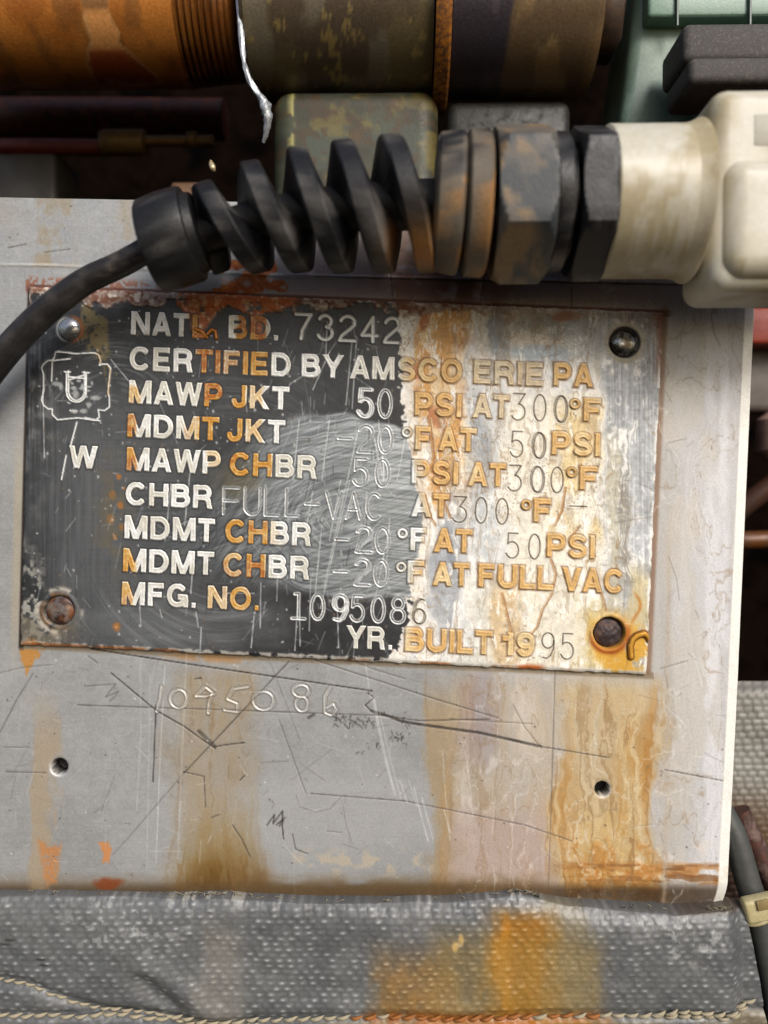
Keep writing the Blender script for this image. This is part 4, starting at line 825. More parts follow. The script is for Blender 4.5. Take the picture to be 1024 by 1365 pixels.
        o.location = Vector(p); o.rotation_euler = (0, ang, 0); o.scale = (ln * S,) * 3
        o.material_slots[0].link = 'OBJECT'; o.material_slots[0].material = mats[1 if rust else 0]
    def seam(L, pitch, x0, x1):
        x = x0
        while x < x1:
            y = np.interp(x, [p[0] for p in L], [p[1] for p in L]); y2 = np.interp(x + 8, [p[0] for p in L], [p[1] for p in L]); a = math.atan2(y2 - y, 8)
            ln = pitch * rs.uniform(1.0, 1.2)
            stitch(x, y + rs.uniform(-1, 1), a + rs.uniform(-.22, .02), ln, 470 < x < 800 and rs.random() < .85, 0); x += pitch * rs.uniform(.92, 1.08)
    seam(SEAM1, 17, -20, 1000); seam(SEAM2, 14, -20, 345); seam(SEAM3, 16, 872, 1000)
    # frayed threads along the top edge
    vs_, fs = [], []
    for j in range(120):
        x = rs.choice([rs.uniform(225, 340), rs.uniform(675, 720), rs.uniform(940, 970), rs.uniform(0, 960)]); y = np.interp(x, FT_X, FT_Y) + rs.uniform(0, 3)
        P = [np.array([x, y, 3.]), np.array([x + rs.uniform(-5, 5), y - rs.uniform(1, 5), 8.]), np.array([x + rs.uniform(-9, 9), y - rs.uniform(-1, 9), 10.])]
        P = [W(p[0], p[1], 0) + NORM * p[2] * S for p in P]; b0 = len(vs_)
        for p in P:
            for a in range(3): vs_.append(tuple(p + .55 * S * np.array([math.cos(a * 2.1), 0, math.sin(a * 2.1)])))
        for i in range(2):
            for a in range(3): fs.append((b0 + i * 3 + a, b0 + i * 3 + (a + 1) % 3, b0 + i * 3 + 3 + (a + 1) % 3, b0 + i * 3 + 3 + a))
    o = obj_np('frayed_threads', np.array(vs_), np.array(fs), mats[0], blanket); o['kind'] = 'stuff'
build_blanket()
b2 = thing('insulation_blanket', 'blurred brownish grey woven insulation piece behind the right edge of the sheet', 'blanket', W(1020, 1180, -120))
def build_b2():
    Xg, Yg = np.meshgrid(np.arange(930, 1110, 1.6), np.arange(908, 1230, 1.6))
    cv = Canvas(Xg, Yg); wv = weave(Xg, Yg, 13, 8.5, 5); n2 = fbm(Xg, Yg, 14, o=4, seed=101); n1 = fbm(Xg, Yg, 60, o=3, seed=102)
    g = 128 + 30 * wv + 20 * (n2 - .5); c = np.stack([g, g - 3, g - 10], -1); c = mix(c, (86, 62, 40), .85 * ss(1040, 1110, Yg + 40 * (n1 - .5))); c = mix(c, (66, 46, 36), ss(1140, 1190, Yg)); cv.c = c; cv.r[:] = .6
    H = -110 + 2.5 * wv + 10 * (n1 - .5) - 40 * ss(925, 905, Yg) - .1 * (Yg - 908)
    V = W(Xg, Yg, 0); V = W(Xg, Yg, H)
    sheet('blanket_cloth', V, None, M_CLOTH, cv, b2)
build_b2()

# ------------------------------------------------------------------ solids helpers
def tube(name, pts, rad, mat, parent, ns=20, colf=None, rg=.5, mt=0., frame=None, amp=0., closed_ends=True, sub=6, seed=0, smoothit=True):
    """pts: list of (px,py,h) world-mapped; rad in panel pixels"""
    P = np.array([frame(p) if frame else W(p[0], p[1], p[2]) for p in pts]); r = np.array(rad if np.ndim(rad) else [rad] * len(pts), float)
    n = len(P)
    if smoothit and n > 2:
        Q, rr = [], []
        for i in range(n - 1):
            p0, p1, p2, p3 = P[max(i - 1, 0)], P[i], P[i + 1], P[min(i + 2, n - 1)]
            for k in range(sub):
                t = k / sub; Q.append(.5 * ((2 * p1) + (-p0 + p2) * t + (2 * p0 - 5 * p1 + 4 * p2 - p3) * t * t + (-p0 + 3 * p1 - 3 * p2 + p3) * t ** 3)); rr.append(r[i] + (r[i + 1] - r[i]) * t)
        Q.append(P[-1]); rr.append(r[-1]); P = np.array(Q); r = np.array(rr); n = len(P)
    T = np.gradient(P, axis=0); T /= np.linalg.norm(T, axis=1)[:, None]
    N = np.cross(T[0], [0, 1, 0.01]); N /= np.linalg.norm(N); a = np.linspace(0, 2 * np.pi, ns + 1)[:-1]
    V = []
    for i in range(n):
        N = N - T[i] * (N @ T[i]); N /= np.linalg.norm(N); B = np.cross(T[i], N)
        k = r[i] * S * (1 + (amp * (vn(np.array(i * .7) + a * 0, a * 2, seed) - .5) if amp else 0))
        V.append(P[i] + np.outer(np.cos(a) * k, N) + np.outer(np.sin(a) * k, B))
    V = np.array(V); F = [[i * ns + j, i * ns + (j + 1) % ns, (i + 1) * ns + (j + 1) % ns, (i + 1) * ns + j] for i in range(n - 1) for j in range(ns)]
    if closed_ends: F.append(list(range(ns))[::-1]); F.append([(n - 1) * ns + j for j in range(ns)])
    A, I = np.meshgrid(a, np.arange(n))
    V = V.reshape(-1, 3)
    c = colf(I.ravel() / max(1, n - 1), A.ravel(), V) if colf else None
    return obj_np(name, V, F, mat, parent, c, rg, mt, sharp=50)
def lathe(name, fr, prof, mat, parent, ns=64, colf=None, rg=.5, mt=0., axis='x', tilt=0., smooth=True, phase=0., sharp=35, wob=0.):
    """profile of (x, r) turned about the local x axis (or y)"""
    a = np.linspace(0, 2 * np.pi, ns + 1)[:-1] + phase
    pr = np.array(prof, float); n = len(pr)
    A, X = np.meshgrid(a, pr[:, 0]); _, Rr = np.meshgrid(a, pr[:, 1])
    if wob: Rr = Rr + wob * (fbm(X, A * 20, 14, o=3, seed=5) - .5) * 2
    x, y, h = X, -Rr * np.cos(A), Rr * np.sin(A)
    if tilt: x, y = x * math.cos(tilt) - y * math.sin(tilt), x * math.sin(tilt) + y * math.cos(tilt)
    if axis == 'y': x, y = y, x
    L = np.stack([x, y, h], -1); V = fr(L).reshape(-1, 3)
    F = [[i * ns + j, i * ns + (j + 1) % ns, (i + 1) * ns + (j + 1) % ns, (i + 1) * ns + j] for i in range(n - 1) for j in range(ns)]
    F.append(list(range(ns))[::-1]); F.append([(n - 1) * ns + j for j in range(ns)])
    if axis != 'y': F = [f[::-1] for f in F]
    c = colf(X.ravel(), A.ravel()) if colf else None
    return obj_np(name, V, F, mat, parent, c, rg, mt, smooth=smooth, sharp=sharp)
def rbox(name, fr, lo, hi, bev, mat, parent, seg=4, colf=None, rg=.5, mt=0., cuts=0, rot=0., taper=None):
    bm = bmesh.new(); bmesh.ops.create_cube(bm, size=1)
    lo = np.array(lo, float); hi = np.array(hi, float)
    for v in bm.verts:
        v.co = Vector([lo[i] + (hi[i] - lo[i]) * (v.co[i] + .5) for i in range(3)])
    if bev: bmesh.ops.bevel(bm, geom=list(bm.edges), offset=bev, segments=seg, profile=.5, affect='EDGES')
    if cuts:
        bmesh.ops.subdivide_edges(bm, edges=[e for e in bm.edges if e.calc_length() > bev * 2 + 6], cuts=cuts, use_grid_fill=True)
    L = np.array([v.co[:] for v in bm.verts]); bm.verts.index_update(); F = [[v.index for v in f.verts] for f in bm.faces]; bm.free()
    if taper is not None: L = taper(L)
    if rot: L = np.stack([L[:, 0] * math.cos(rot) - L[:, 1] * math.sin(rot), L[:, 0] * math.sin(rot) + L[:, 1] * math.cos(rot), L[:, 2]], -1)
    c = colf(L[:, 0], L[:, 1], L[:, 2]) if colf else None
    F2 = F
    return obj_np(name, fr(L), F2, mat, parent, c, rg, mt, sharp=30)

# ------------------------------------------------------------------ cable gland with spiral sleeve
GH = 112
gland = thing('cable_gland', 'black spiral strain relief gland with a dirty hex nut above the nameplate', 'cable gland', W(620, 275, GH))
G = Fr(611, 273, GH, .92)
kg = 1 / 1.0
def rub(X, A):
    n = fbm(X * 1. + 3, A * 40, 16, o=4, seed=110); return mix(np.zeros(X.shape + (3,)) + np.array([28., 28, 30]), (74, 72, 70), ss(.54, .76, n))
def rubrust(X, A):
    c = rub(X, A); m = ss(.46, .6, fbm(X, A * 30, 22, o=4, seed=111) + .22 * np.exp(-((A - 2.3) / .9) ** 2)); c = mix(c, (112, 102, 88), .9 * m); return mix(c, (164, 118, 70), .8 * ss(.54, .68, fbm(X, A * 30, 14, o=4, seed=112) + .14 * np.exp(-((A - 2.5) / .6) ** 2) - .05))
def axpt(x):
    """sleeve axis in gland pixels, drooping towards the cable end"""
    return np.array([x, np.interp(x, [-430, -400, -340, -280, -220, -140, -60, 0], [52, 44, 26, 14, 7, 2, 0, 0]), np.interp(x, [-430, -300, -100, 0], [-14, -6, 0, 0])])
def build_helix():
    turns = []; N = 300; x_start = -372; x_end = -55
    prof = [(-25, .32), (-20, .66), (-15, .97), (-12.5, 1.0), (11, 1.0), (14, .97), (21, .66), (25, .32)]
    V, Cc = [], []; K = len(prof)
    for i in range(N + 1):
        t = i / N; x = x_start + (x_end - x_start) * t; th = (x + 345) / 64.0 * 2 * math.pi
        c0 = axpt(x); c1 = axpt(x + 2); T = (c1 - c0); T /= np.linalg.norm(T)
        up = np.array([0, -1, 0.]); up = up - T * (up @ T); up /= np.linalg.norm(up); fwd = np.array([0, 0, 1.]); fwd -= T * (fwd @ T); fwd /= np.linalg.norm(fwd)
        rad = up * math.cos(th) + fwd * math.sin(th)
        R = np.interp(x, [-372, -345, -280, -200, -100, 0], [54, 62, 72, 81, 86, 88]); wsc = np.interp(x, [-372, -350, -300, -85, -55], [.85, .9, .92, 1.02, .9])
        Tt = T + .10 * (up * -math.sin(th) + fwd * math.cos(th)) * 0
        for (a, b) in prof:
            V.append(c0 + Tt * (a * wsc - 11 * math.cos(th)) + rad * R * (b if b > .6 else b)); Cc.append((x + a, th % (2 * math.pi)))
    V = G(np.array(V)); Cc = np.array(Cc)
    F = [[i * K + j, i * K + (j + 1) % K, (i + 1) * K + (j + 1) % K, (i + 1) * K + j] for i in range(N) for j in range(K)]
    F.append(list(range(K))[::-1]); F.append([N * K + j for j in range(K)])
    F = [f for f in F]
    c = rub(Cc[:, 0], Cc[:, 1]); m = ss(-130, -90, Cc[:, 0]) * np.exp(-((Cc[:, 1] - 2.7) / .5) ** 2); c = mix(c, (176, 116, 56), m * .9)
    c = mix(c, (120, 116, 112), .5 * ss(.55, .7, fbm(Cc[:, 0], Cc[:, 1] * 20, 12, o=3, seed=114)))
    obj_np('spiral_sleeve', V, F, M_RUBBER, gland, c, .45, 0, sharp=18)
build_helix()
lx = [axpt(x) for x in (-420, -360, -300, -220, -140, -60, 40)]
tube('sleeve_core', [tuple(p) for p in lx], [19, 20, 22, 25, 27, 29, 30], M_RUBBER, gland, 28, lambda t, a, V: np.zeros((len(V), 3)) + np.array([36., 33, 32]), .6, 0, frame=G)
tl_ = -.27
GC = Fr(236, 318, GH - 14, .92)
lathe('sleeve_collar', GC, [(-42, 30), (-42, 56), (-39, 60), (-10, 63), (20, 62), (24, 60), (25, 53), (36, 50), (38, 30)], M_RUBBER, gland, 48, rub, .45, 0, tilt=tl_)
lathe('rusty_ring', G, [(-36, 60), (-35, 80), (-30, 86), (-4, 90), (2, 89), (5, 84), (6, 60)], M_RUBBER, gland, 64, rubrust, .55, 0, tilt=.055)
lathe('rusty_ring', G, [(7, 60), (8, 86), (12, 91), (36, 92), (41, 88), (42, 60)], M_RUBBER, gland, 64, rubrust, .55, 0, tilt=.03)
def nutc(x, y, h):
    n = fbm(x, y + h, 26, o=4, seed=115); c = mix(np.zeros(x.shape + (3,)) + np.array([60., 64, 68]), (92, 88, 82), ss(.42, .6, n)); c = mix(c, (112, 104, 94), .85 * (y < -58)); return mix(c, (146, 118, 82), .75 * ss(.5, .66, fbm(x, y + h, 20, o=4, seed=116) + .16 * (y > 58) + .10 * ss(90, 55, x) - .06))  # upper flats painted lighter, as lit from above
def hexnut(name, fr, x0, x1, R, ch, mat, parent, colf, rg):
    """hexagon with a flat towards the camera; ends chamfered by a cone"""
    ns = 72; xs = np.concatenate([[x0], np.linspace(x0, x0 + ch, 8)[1:], np.linspace(x0 + ch, x1 - ch, 10)[1:-1], np.linspace(x1 - ch, x1, 8)])
    a = np.linspace(0, 2 * np.pi, ns + 1)[:-1]; ph = (a % (np.pi / 3)) - np.pi / 6
    rh = R * math.cos(math.pi / 6) / np.cos(ph); rh = rh - 1.6 * np.exp(-((np.abs(ph) - np.pi / 6) / .05) ** 2)
    V = []
    for x in xs:
        lim = R * .885 + min(x - x0, x1 - x) / ch * R * .115 if ch else R
        r = np.minimum(rh, lim); V.append(np.stack([np.full(ns, x), -r * np.cos(a), r * np.sin(a)], -1))
    L = np.array(V).reshape(-1, 3); n = len(xs)
    F = [[i * ns + j, (i + 1) * ns + j, (i + 1) * ns + (j + 1) % ns, i * ns + (j + 1) % ns] for i in range(n - 1) for j in range(ns)]
    F.append(list(range(ns))); F.append([(n - 1) * ns + j for j in range(ns)][::-1])
    return obj_np(name, fr(L), F, mat, parent, colf(L[:, 0], L[:, 1], L[:, 2]), rg, 0., sharp=22)
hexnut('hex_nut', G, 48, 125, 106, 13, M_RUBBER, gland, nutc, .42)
lathe('washer', G, [(124, 60), (124, 84), (128, 87), (146, 87), (149, 84), (149, 76), (153, 76), (153, 60)], M_RUBBER, gland, 64, rub, .35)
lathe('threaded_stub', G, [(148, 50)] + [(148 + i * 3, 74 if i % 2 else 69) for i in range(8)] + [(172, 50)], M_RUBBER, gland, 48, rub, .35)
# cable leaving the sleeve
cable = thing('black_cable', 'black round cable curving down to the left out of the spiral sleeve', 'cable', W(60, 430, 70))
def cabc(t, a, V):
    n = vn(V[:, 0] / S / 14, V[:, 2] / S / 14, 7); c = mix(np.zeros((len(V), 3)) + np.array([44., 42, 42]), (66, 62, 60), ss(.6, .9, n)); return mix(c, (130, 116, 104), .4 * band(t, .62, .86, .05) * ss(.6, .9, vn(V[:, 0] / S / 6, V[:, 2] / S / 6, 9)))
tube('cable_jacket', [(-70, 580, 50), (-22, 508, 58), (18, 458, 64), (62, 414, 72), (112, 376, 80), (162, 352, 88), (215, 324, 98), (260, 314, 100)], [18, 18, 17.5, 17, 16, 15.5, 15, 15], M_RUBBER, cable, 32, cabc, .35, 0)

# ------------------------------------------------------------------ white plastic fitting on the right
fit = thing('conduit_fitting', 'yellowed translucent white plastic conduit elbow at the right with black locking ring', 'conduit fitting', W(930, 290, GH))
def pc(x, y, h):
    n = fbm(x + h * .3, y + h * .7, 60, o=4, seed=120); c = mix(np.zeros(x.shape + (3,)) + np.array([202., 196, 178]), (176, 164, 134), ss(.46, .6, n)); n2 = fbm(x, y + h, 12, o=3, seed=121); return mix(c, (214, 211, 202), .5 * ss(.5, .7, n2))
def pcl(X, A):
    c = pc(X, -90 * np.cos(A), 90 * np.sin(A)); return mix(c, (190, 170, 126), .3 * ss(285, 320, X))
def blk(x, y, h): return mix(np.zeros(x.shape + (3,)) + np.array([34., 34, 37]), (70, 70, 72), ss(.5, .7, fbm(x, y + h, 20, o=3, seed=122)))
hexnut('locking_ring', G, 158, 207, 103, 7, M_RUBBER, fit, blk, .38)
pr = [(200, 70)]
for i in range(26): pr += [(204 + i * 4.1, 94.5), (206 + i * 4.1, 95.3)]
pr += [(312, 96), (320, 98), (328, 102), (334, 60)]
lathe('fitting_neck', G, pr, M_PLAST, fit, 80, pcl, .38, 0, sharp=60)
FB = Fr(1000, 268, GH)
rbox('fitting_body', FB, (-72, -121, -60), (150, 130, 60), 22, M_PLAST, fit, 6, pc, .42, 0, cuts=10, taper=None)
rbox('fitting_boss', FB, (-60, -30, 20), (170, 118, 76), 26, M_PLAST, fit, 8, pc, .42, 0, cuts=8)
rbox('embossed_panel', FB, (-22, -84, 56), (150, -46, 60.8), .8, M_PLAST, fit, 2, lambda x, y, h: pc(x, y, h) * .93, .5, 0)

# ------------------------------------------------------------------ pipes behind, upper left
PH = -130
def copc(X, A):
    n = fbm(X, A * 60, 60, o=5, seed=130); c = mix(np.zeros(X.shape + (3,)) + np.array([206., 130, 56]), (176, 104, 42), ss(.4, .62, n)); c = mix(c, (188, 116, 48), .6 * ss(.5, .7, fbm(X, A * 40, 90, 30, o=3, seed=131)))
    return mix(c, (84, 62, 44), .3 * ss(.55, .7, fbm(X, A * 50, 30, o=4, seed=132)))
P1 = Fr(140, 22, PH)
pipe = thing('copper_pipe', 'tarnished orange brown threaded pipe across the upper left with a solder run', 'pipe', W(140, 115, PH))
def cop2(X, A):
    c = copc(X, A); Yl = -86 * np.cos(A)
    n = fbm(X, A * 50, 10, o=3, seed=133)
    sd_ = polysdf(X + 6 * (n - .5), Yl + 6 * (n - .5), [(0, -10), (34, -10), (34, 45), (40, 56), (36, 64), (46, 72), (76, 88), (-14, 88), (-4, 74), (4, 64), (2, 40)])
    fr_ = (np.sin(A) > 0); m = (1 - ss(-2, 2, sd_)) * fr_
    c = mix(c, (246, 172, 100), m); c = mix(c, (176, 88, 44), m * ss(68, 74, Yl)); c = mix(c, (232, 186, 130), .6 * np.exp(-(sd_ / 1.4) ** 2) * fr_ * (Yl > 42)); return mix(c, (120, 84, 50), m * .7 * (1 - ss(34, 42, Yl)))
xs_ = np.linspace(-230, 110, 180)
lathe('pipe_barrel', P1, [(-230, 60)] + [(x, 86) for x in xs_] + [(110, 60)], M_CRUST, pipe, 120, cop2, .38, .35)
pt = []
for i in range(9): x = 108 + i * 8.; pt += [(x, 78), (x + 2, 85 - i * .6), (x + 5, 85 - i * .6), (x + 7, 78)]
lathe('pipe_thread', P1, [(106, 50)] + pt + [(182, 50)], M_CRUST, pipe, 96, lambda X, A: copc(X, A) * .7, .33, .4, sharp=60)
seal = simple('sealant_tape', [(225, 228, 230), (150, 154, 158)], 1500, rough=(.2, .4), met=.5)
st = thing('sealant_bead', 'shiny silver sealant bead running down the joint beside the pipe thread', 'sealant', W(340, 100, -60))
tube('bead', [(316, -20, -50), (319, 20, -40), (322, 48, -36), (325, 80, -34), (333, 108, -36), (346, 128, -36), (354, 142, -36), (357, 158, -38), (355, 176, -44), (351, 190, -50)], [4, 3, 4.5, 3, 4, 5, 7.5, 6, 4, 2], seal, st, 12, None, amp=.5, frame=None)
tee = thing('pipe_tee', 'greenish brown tarnished brass tee fitting behind the spiral sleeve', 'pipe fitting', W(460, 200, PH))
def teec(X, A):
    n = fbm(X, A * 60, 50, o=5, seed=140); c = mix(np.zeros(X.shape + (3,)) + np.array([106., 92, 62]), (86, 72, 56), ss(.4, .6, n)); c = mix(c, (132, 124, 106), .6 * ss(.5, .66, fbm(X, A * 50, 36, o=4, seed=141))); return mix(c, (170, 146, 80), .6 * ss(.7, .74, fbm(X, A * 50, 8, o=3, seed=142)))
P2 = Fr(455, 20, PH)
lathe('tee_run', P2, [(-118, 60), (-118, 98), (-112, 104)] + [(x, 104) for x in np.linspace(-106, 118, 80)] + [(122, 60)], M_CRUST, tee, 110, teec, .45, .3)
def tg(x, y, h):
    n = fbm(x + h, y, 40, o=5, seed=143); c = mix(np.zeros(x.shape + (3,)) + np.array([64., 66, 46]), (52, 50, 34), ss(.4, .6, n)); c = mix(c, (70, 80, 74), .5 * ss(.48, .64, fbm(x, y, 50, 30, o=4, seed=144))); c = mix(c, (122, 104, 44), .6 * ss(.58, .7, fbm(x, y, 26, o=4, seed=145) + .14 * ss(40, 100, x)))
    c = mix(c, (70, 50, 26), .7 * ss(.6, .66, fbm(x, y, 12, o=4, seed=146))); return mix(c, (196, 186, 110), .8 * np.exp(-((x + 80) / 3) ** 2) * (fbm(x, y, 6, o=2, seed=147) > .5))
rbox('tee_branch', Fr(474, 220, PH), (-106, -88, -70), (108, 190, 30), 24, M_CRUST, tee, 7, tg, .55, .1, cuts=60)
fl = simple('flange_rust', [(176, 112, 32), (140, 84, 28), (60, 40, 24)], 900, rough=(.4, .7))
lathe('tee_flange', P2, [(120, 60), (120, 119), (124, 121), (136, 121), (139, 118), (139, 60)], fl, tee, 96)
un_ = thing('pipe_union', 'dark purple brown pipe coupling right of the brass tee', 'pipe coupling', W(690, 100, PH))
P3 = Fr(690, 18, PH)
def unc(X, A):
    n = fbm(X, A * 60, 40, o=5, seed=150); c = mix(np.zeros(X.shape + (3,)) + np.array([80., 70, 76]), (58, 52, 58), ss(.4, .6, n)); e = ss(-28, -20, X + 26 * (fbm(X, A * 50, 30, o=3, seed=151) - .5)); c = mix(c, (112, 90, 62), e * .9); c = mix(c, (140, 112, 76), e * .7 * ss(.5, .64, fbm(X, A * 50, 34, o=4, seed=152)))
    return mix(c, (214, 190, 120), .8 * ss(.66, .7, fbm(X, A * 50, 10, o=4, seed=153)) * blob(X, A, 30, 1.3, 45, 1, .5))
lathe('coupling_barrel', P3, [(-96, 60), (-96, 98)] + [(x, 103) for x in np.linspace(-90, 84, 90)] + [(92, 100), (92, 60)], M_CRUST, un_, 110, unc, .4, .25)
lathe('coupling_nut', P3, [(96, 40), (96, 56), (100, 60), (125, 60), (128, 56), (128, 40)], simple('brown_nut', [(96, 74, 56), (60, 48, 42)], 500, met=.2), un_, 6, None, .5, .2, smooth=False, phase=.52)
rbox('coupling_body', Fr(672, 165, PH - 20), (-76, -22, -50), (84, 70, 22), 14, simple('dark_casting', [(38, 42, 44), (56, 54, 48), (28, 27, 26)], 400, met=.1), un_, 4)

# green housing upper right
gb = thing('green_housing', 'pale green painted machine housing with black gasket in the upper right corner', 'housing', W(950, 150, -60))
def gcf(x, y, h):
    n = fbm(x + h, y, 50, o=4, seed=160); c = mix(np.zeros(x.shape + (3,)) + np.array([104., 126, 110]), (84, 104, 90), ss(.4, .65, n)); return mix(c, (140, 164, 148), .6 * ss(.6, .68, fbm(x, y, 16, o=4, seed=161)))
rbox('housing_body', Fr(960, 60, -150), (-118, -160, -90), (160, 130, 40), 14, M_CRUST, gb, 4, gcf, .45, 0, cuts=12, taper=lambda L: L - np.stack([.12 * (L[:, 1] + 60) * (L[:, 0] < 0), L[:, 1] * 0, L[:, 1] * 0], -1))
rbox('housing_rim', Fr(960, 20, -100), (-100, -100, -8), (160, 14, 22), 5, M_CRUST, gb, 3, lambda x, y, h: mix(gcf(x, y, h), (120, 160, 138), .5 + 0 * x), .4, 0, cuts=6)
rbox('rim_bolt_tab', Fr(905, 16, -70), (-3, -60, -6), (0, 18, 1), .6, M_CRUST, gb, 1, lambda x, y, h: gcf(x, y, h) * .7, .4, 0)
rbox('rim_bolt_tab', Fr(1002, 16, -70), (-3, -60, -6), (0, 22, 1), .6, M_CRUST, gb, 1, lambda x, y, h: gcf(x, y, h) * .7, .4, 0)
gk = simple('gasket_rubber', [(84, 80, 76), (62, 58, 56), (104, 98, 92)], 1200, rough=(.5, .8), bump=.6)
rbox('gasket', Fr(985, 75, -20), (-82, -28, -60), (140, 22, 30), 10, gk, gb, 4)
rbox('gasket_lip', Fr(985, 104, -10), (-76, -11, -60), (140, 22, 34), 9, gk, gb, 4)

# ------------------------------------------------------------------ dark interior
dk = simple('shade_black', [(9, 7, 6), (20, 13, 9), (6, 5, 5)], 60, rough=(.8, .95), bump=.2, spec=0)  # near-black colour stands in for the deep shade inside
back = Fr(512, 682, -700)
def flat(name, fr, x0, x1, y0, y1, mat, kind=None, parent=None, seg=24):
    xs, ys = np.meshgrid(np.linspace(x0, x1, seg), np.linspace(y0, y1, seg)); L = np.stack([xs, ys, 14 * fbm(xs, ys, 120, o=3, seed=170)], -1); V = fr(L)
    idx = np.arange(seg * seg).reshape(seg, seg); F = np.stack([idx[:-1, :-1], idx[1:, :-1], idx[1:, 1:], idx[:-1, 1:]], -1).reshape(-1, 4)
    return obj_np(name, V, F, mat, parent)
tag(flat('interior_wall', back, -1500, 1500, -1600, 1600, dk), kind='structure')
def dpipe(name, label, pts, r, cols, cat='pipe', rough=(.4, .7), met=.1, sc=200, ns=20):
    t = thing(name, label, cat, W(*pts[0])); m = simple(name + '_finish', cols, sc, rough=rough, met=met); tube(name + '_barrel', pts, r, m, t, ns); return t
dpipe('red_pipe', 'dark red brown pipe in the shade below the orange pipe', [(-80, 158, -330), (120, 158, -330), (300, 160, -330)], 34, [(96, 40, 20), (70, 32, 18), (112, 54, 26)])
dpipe('thin_red_pipe', 'thin dark reddish pipe beneath the dark red pipe', [(-80, 196, -300), (60, 196, -300), (140, 197, -300)], 14, [(110, 34, 18), (76, 26, 14)])
u = thing('brass_union', 'small dull brass union on the thin pipe in the shade', 'pipe fitting', W(165, 190, -280))
bz = simple('dull_brass', [(112, 84, 34), (84, 62, 26)], 300, met=.3)
lathe('union_body', Fr(165, 190, -280), [(-29, 10), (-29, 16), (-26, 18), (26, 18), (29, 16), (29, 10)], bz, u, 6, None, smooth=False)
lathe('union_tube', Fr(225, 188, -280), [(-32, 3), (-32, 7), (60, 7), (60, 3)], bz, u, 16)
lathe('union_nut', Fr(256, 186, -275), [(-6, 4), (-6, 11), (6, 11), (6, 4)], bz, u, 6, None, smooth=False)
t = thing('grey_box', 'blurred dull grey box behind the top left edge of the sheet', 'box', W(45, 262, -350)); rbox('box_body', Fr(30, 245, -350), (-120, -30, -40), (62, 60, 40), 8, simple('grey_paint', [(70, 64, 56), (54, 50, 44)], 100), t, 3)
t = thing('tan_block', 'small blurred tan block behind the first spiral turn', 'block', W(245, 262, -240)); rbox('block_body', Fr(246, 262, -240), (-16, -16, -10), (22, 20, 10), 5, simple('tan_paint', [(130, 96, 66), (110, 80, 56)], 300), t, 3)
t = thing('steel_ball', 'tiny bright metal bead above the spiral sleeve', 'bead', W(283, 222, -90)); dm = simple('bright_bead', [(250, 235, 190), (230, 200, 150)], 900, rough=(.1, .2), met=.6)
tube('bead_body', [(281, 214, -90), (282, 219, -88), (284, 224, -86), (286, 229, -88)], [1.5, 4, 4.5, 1.5], dm, t, 12)
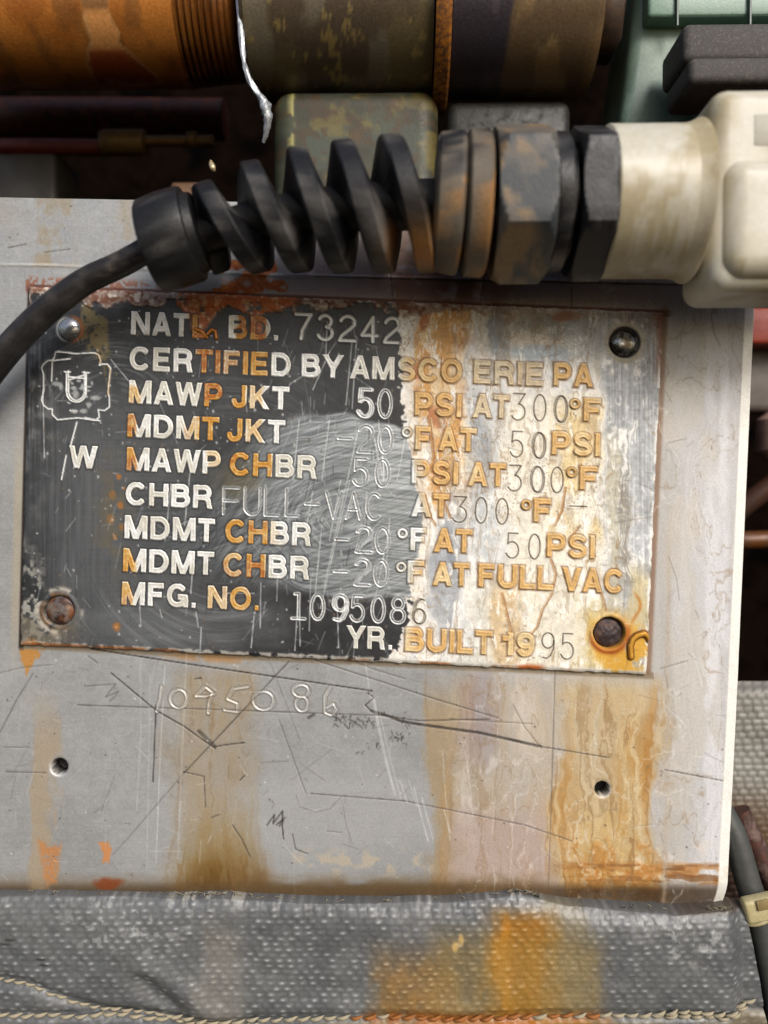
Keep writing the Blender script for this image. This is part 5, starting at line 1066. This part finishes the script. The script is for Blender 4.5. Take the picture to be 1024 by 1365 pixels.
# right hand background
t = thing('red_beam', 'blurred orange red beam behind the upper right edge of the sheet', 'beam', W(1050, 462, -260)); rbox('beam_body', Fr(1050, 440, -260), (-120, -24, -30), (160, 24, 30), 6, simple('red_paint', [(150, 56, 36), (120, 44, 32)], 100), t, 3)
t = thing('grey_post', 'blurred grey machine block below the red beam', 'machine block', W(1050, 540, -300)); rbox('post_body', Fr(1050, 506, -300), (-120, -46, -30), (160, 44, 20), 10, simple('slate_paint', [(112, 104, 98), (88, 80, 76)], 100), t, 3)
t = thing('pink_knob', 'blurred round pale pinkish knob behind the right edge of the sheet', 'knob', W(1035, 600, -260)); lathe('knob_body', Fr(1045, 580, -280), [(-30, 10), (-30, 22), (-20, 34), (20, 34), (30, 22), (30, 10)], simple('pale_pink', [(150, 104, 88), (190, 160, 150)], 200), t, 40, axis='y')
dpipe('brown_rod', 'dark brown slanting rod behind the right edge of the sheet', [(960, 700, -320), (1010, 660, -300), (1080, 610, -280)], 18, [(84, 50, 36), (52, 34, 26)], 'rod')
dpipe('orange_rod', 'horizontal dull orange brown rod behind the right edge of the sheet', [(900, 722, -260), (1000, 720, -260), (1100, 716, -260)], 15, [(104, 60, 24), (70, 42, 18)], 'rod')
dpipe('rusty_rod', 'rusty reddish brown rod beside the grey cable at lower right', [(985, 1080, -70), (1010, 1135, -66), (1050, 1215, -60)], 15, [(96, 54, 44), (66, 44, 38), (120, 96, 88)], 'rod')
t = thing('grey_cable', 'grey cable running down the lower right corner past the blanket', 'cable', W(1000, 1200, -40))
tube('cable_jacket', [(955, 1070, -60), (978, 1112, -50), (994, 1165, -42), (1008, 1215, -36), (1022, 1275, -32), (1034, 1340, -30), (1044, 1440, -30)], [17] * 7, simple('grey_pvc', [(78, 80, 77), (60, 61, 59)], 300, rough=(.35, .5)), t, 28)
z = thing('zip_tie', 'pale yellow plastic zip tie clasped round the grey cable', 'zip tie', W(1005, 1212, -15)); zm = simple('nylon', [(204, 192, 150), (182, 168, 122)], 500, rough=(.3, .45), sss=.2)
rbox('tie_head', Fr(1011, 1211, -8), (-20, -17, -10), (24, 15, 10), 5, zm, z, 4, rot=-.22); rbox('tie_slot', Fr(1018, 1206, 4), (-9, -7, -1), (9, 7, 1.6), 1, simple('nylon_slot', [(150, 130, 84), (130, 112, 70)], 500), z, 2, rot=-.22)
a = np.linspace(-.3, 2 * math.pi - .3, 26)
zf = Fr(1004, 1214, -37)
tube('tie_strap', [(23 * math.cos(q) * .93, 23 * math.cos(q) * -.3 + 4, 23 * math.sin(q)) for q in a], [3.5] * 26, zm, z, 8, frame=zf, smoothit=False)
rbox('tie_tail', Fr(990, 1222, -28), (-14, -5, -2), (10, 6, 2), 1, zm, z, 2, rot=-.35)
t = thing('lower_casting', 'dark casting filling the gap beside the blanket at lower right', 'casting', W(1020, 1400, -150)); rbox('casting_body', Fr(1010, 1320, -190), (-60, -120, -40), (160, 160, 40), 20, simple('dark_cast', [(36, 30, 26), (24, 20, 18), (50, 40, 32)], 120), t, 3)
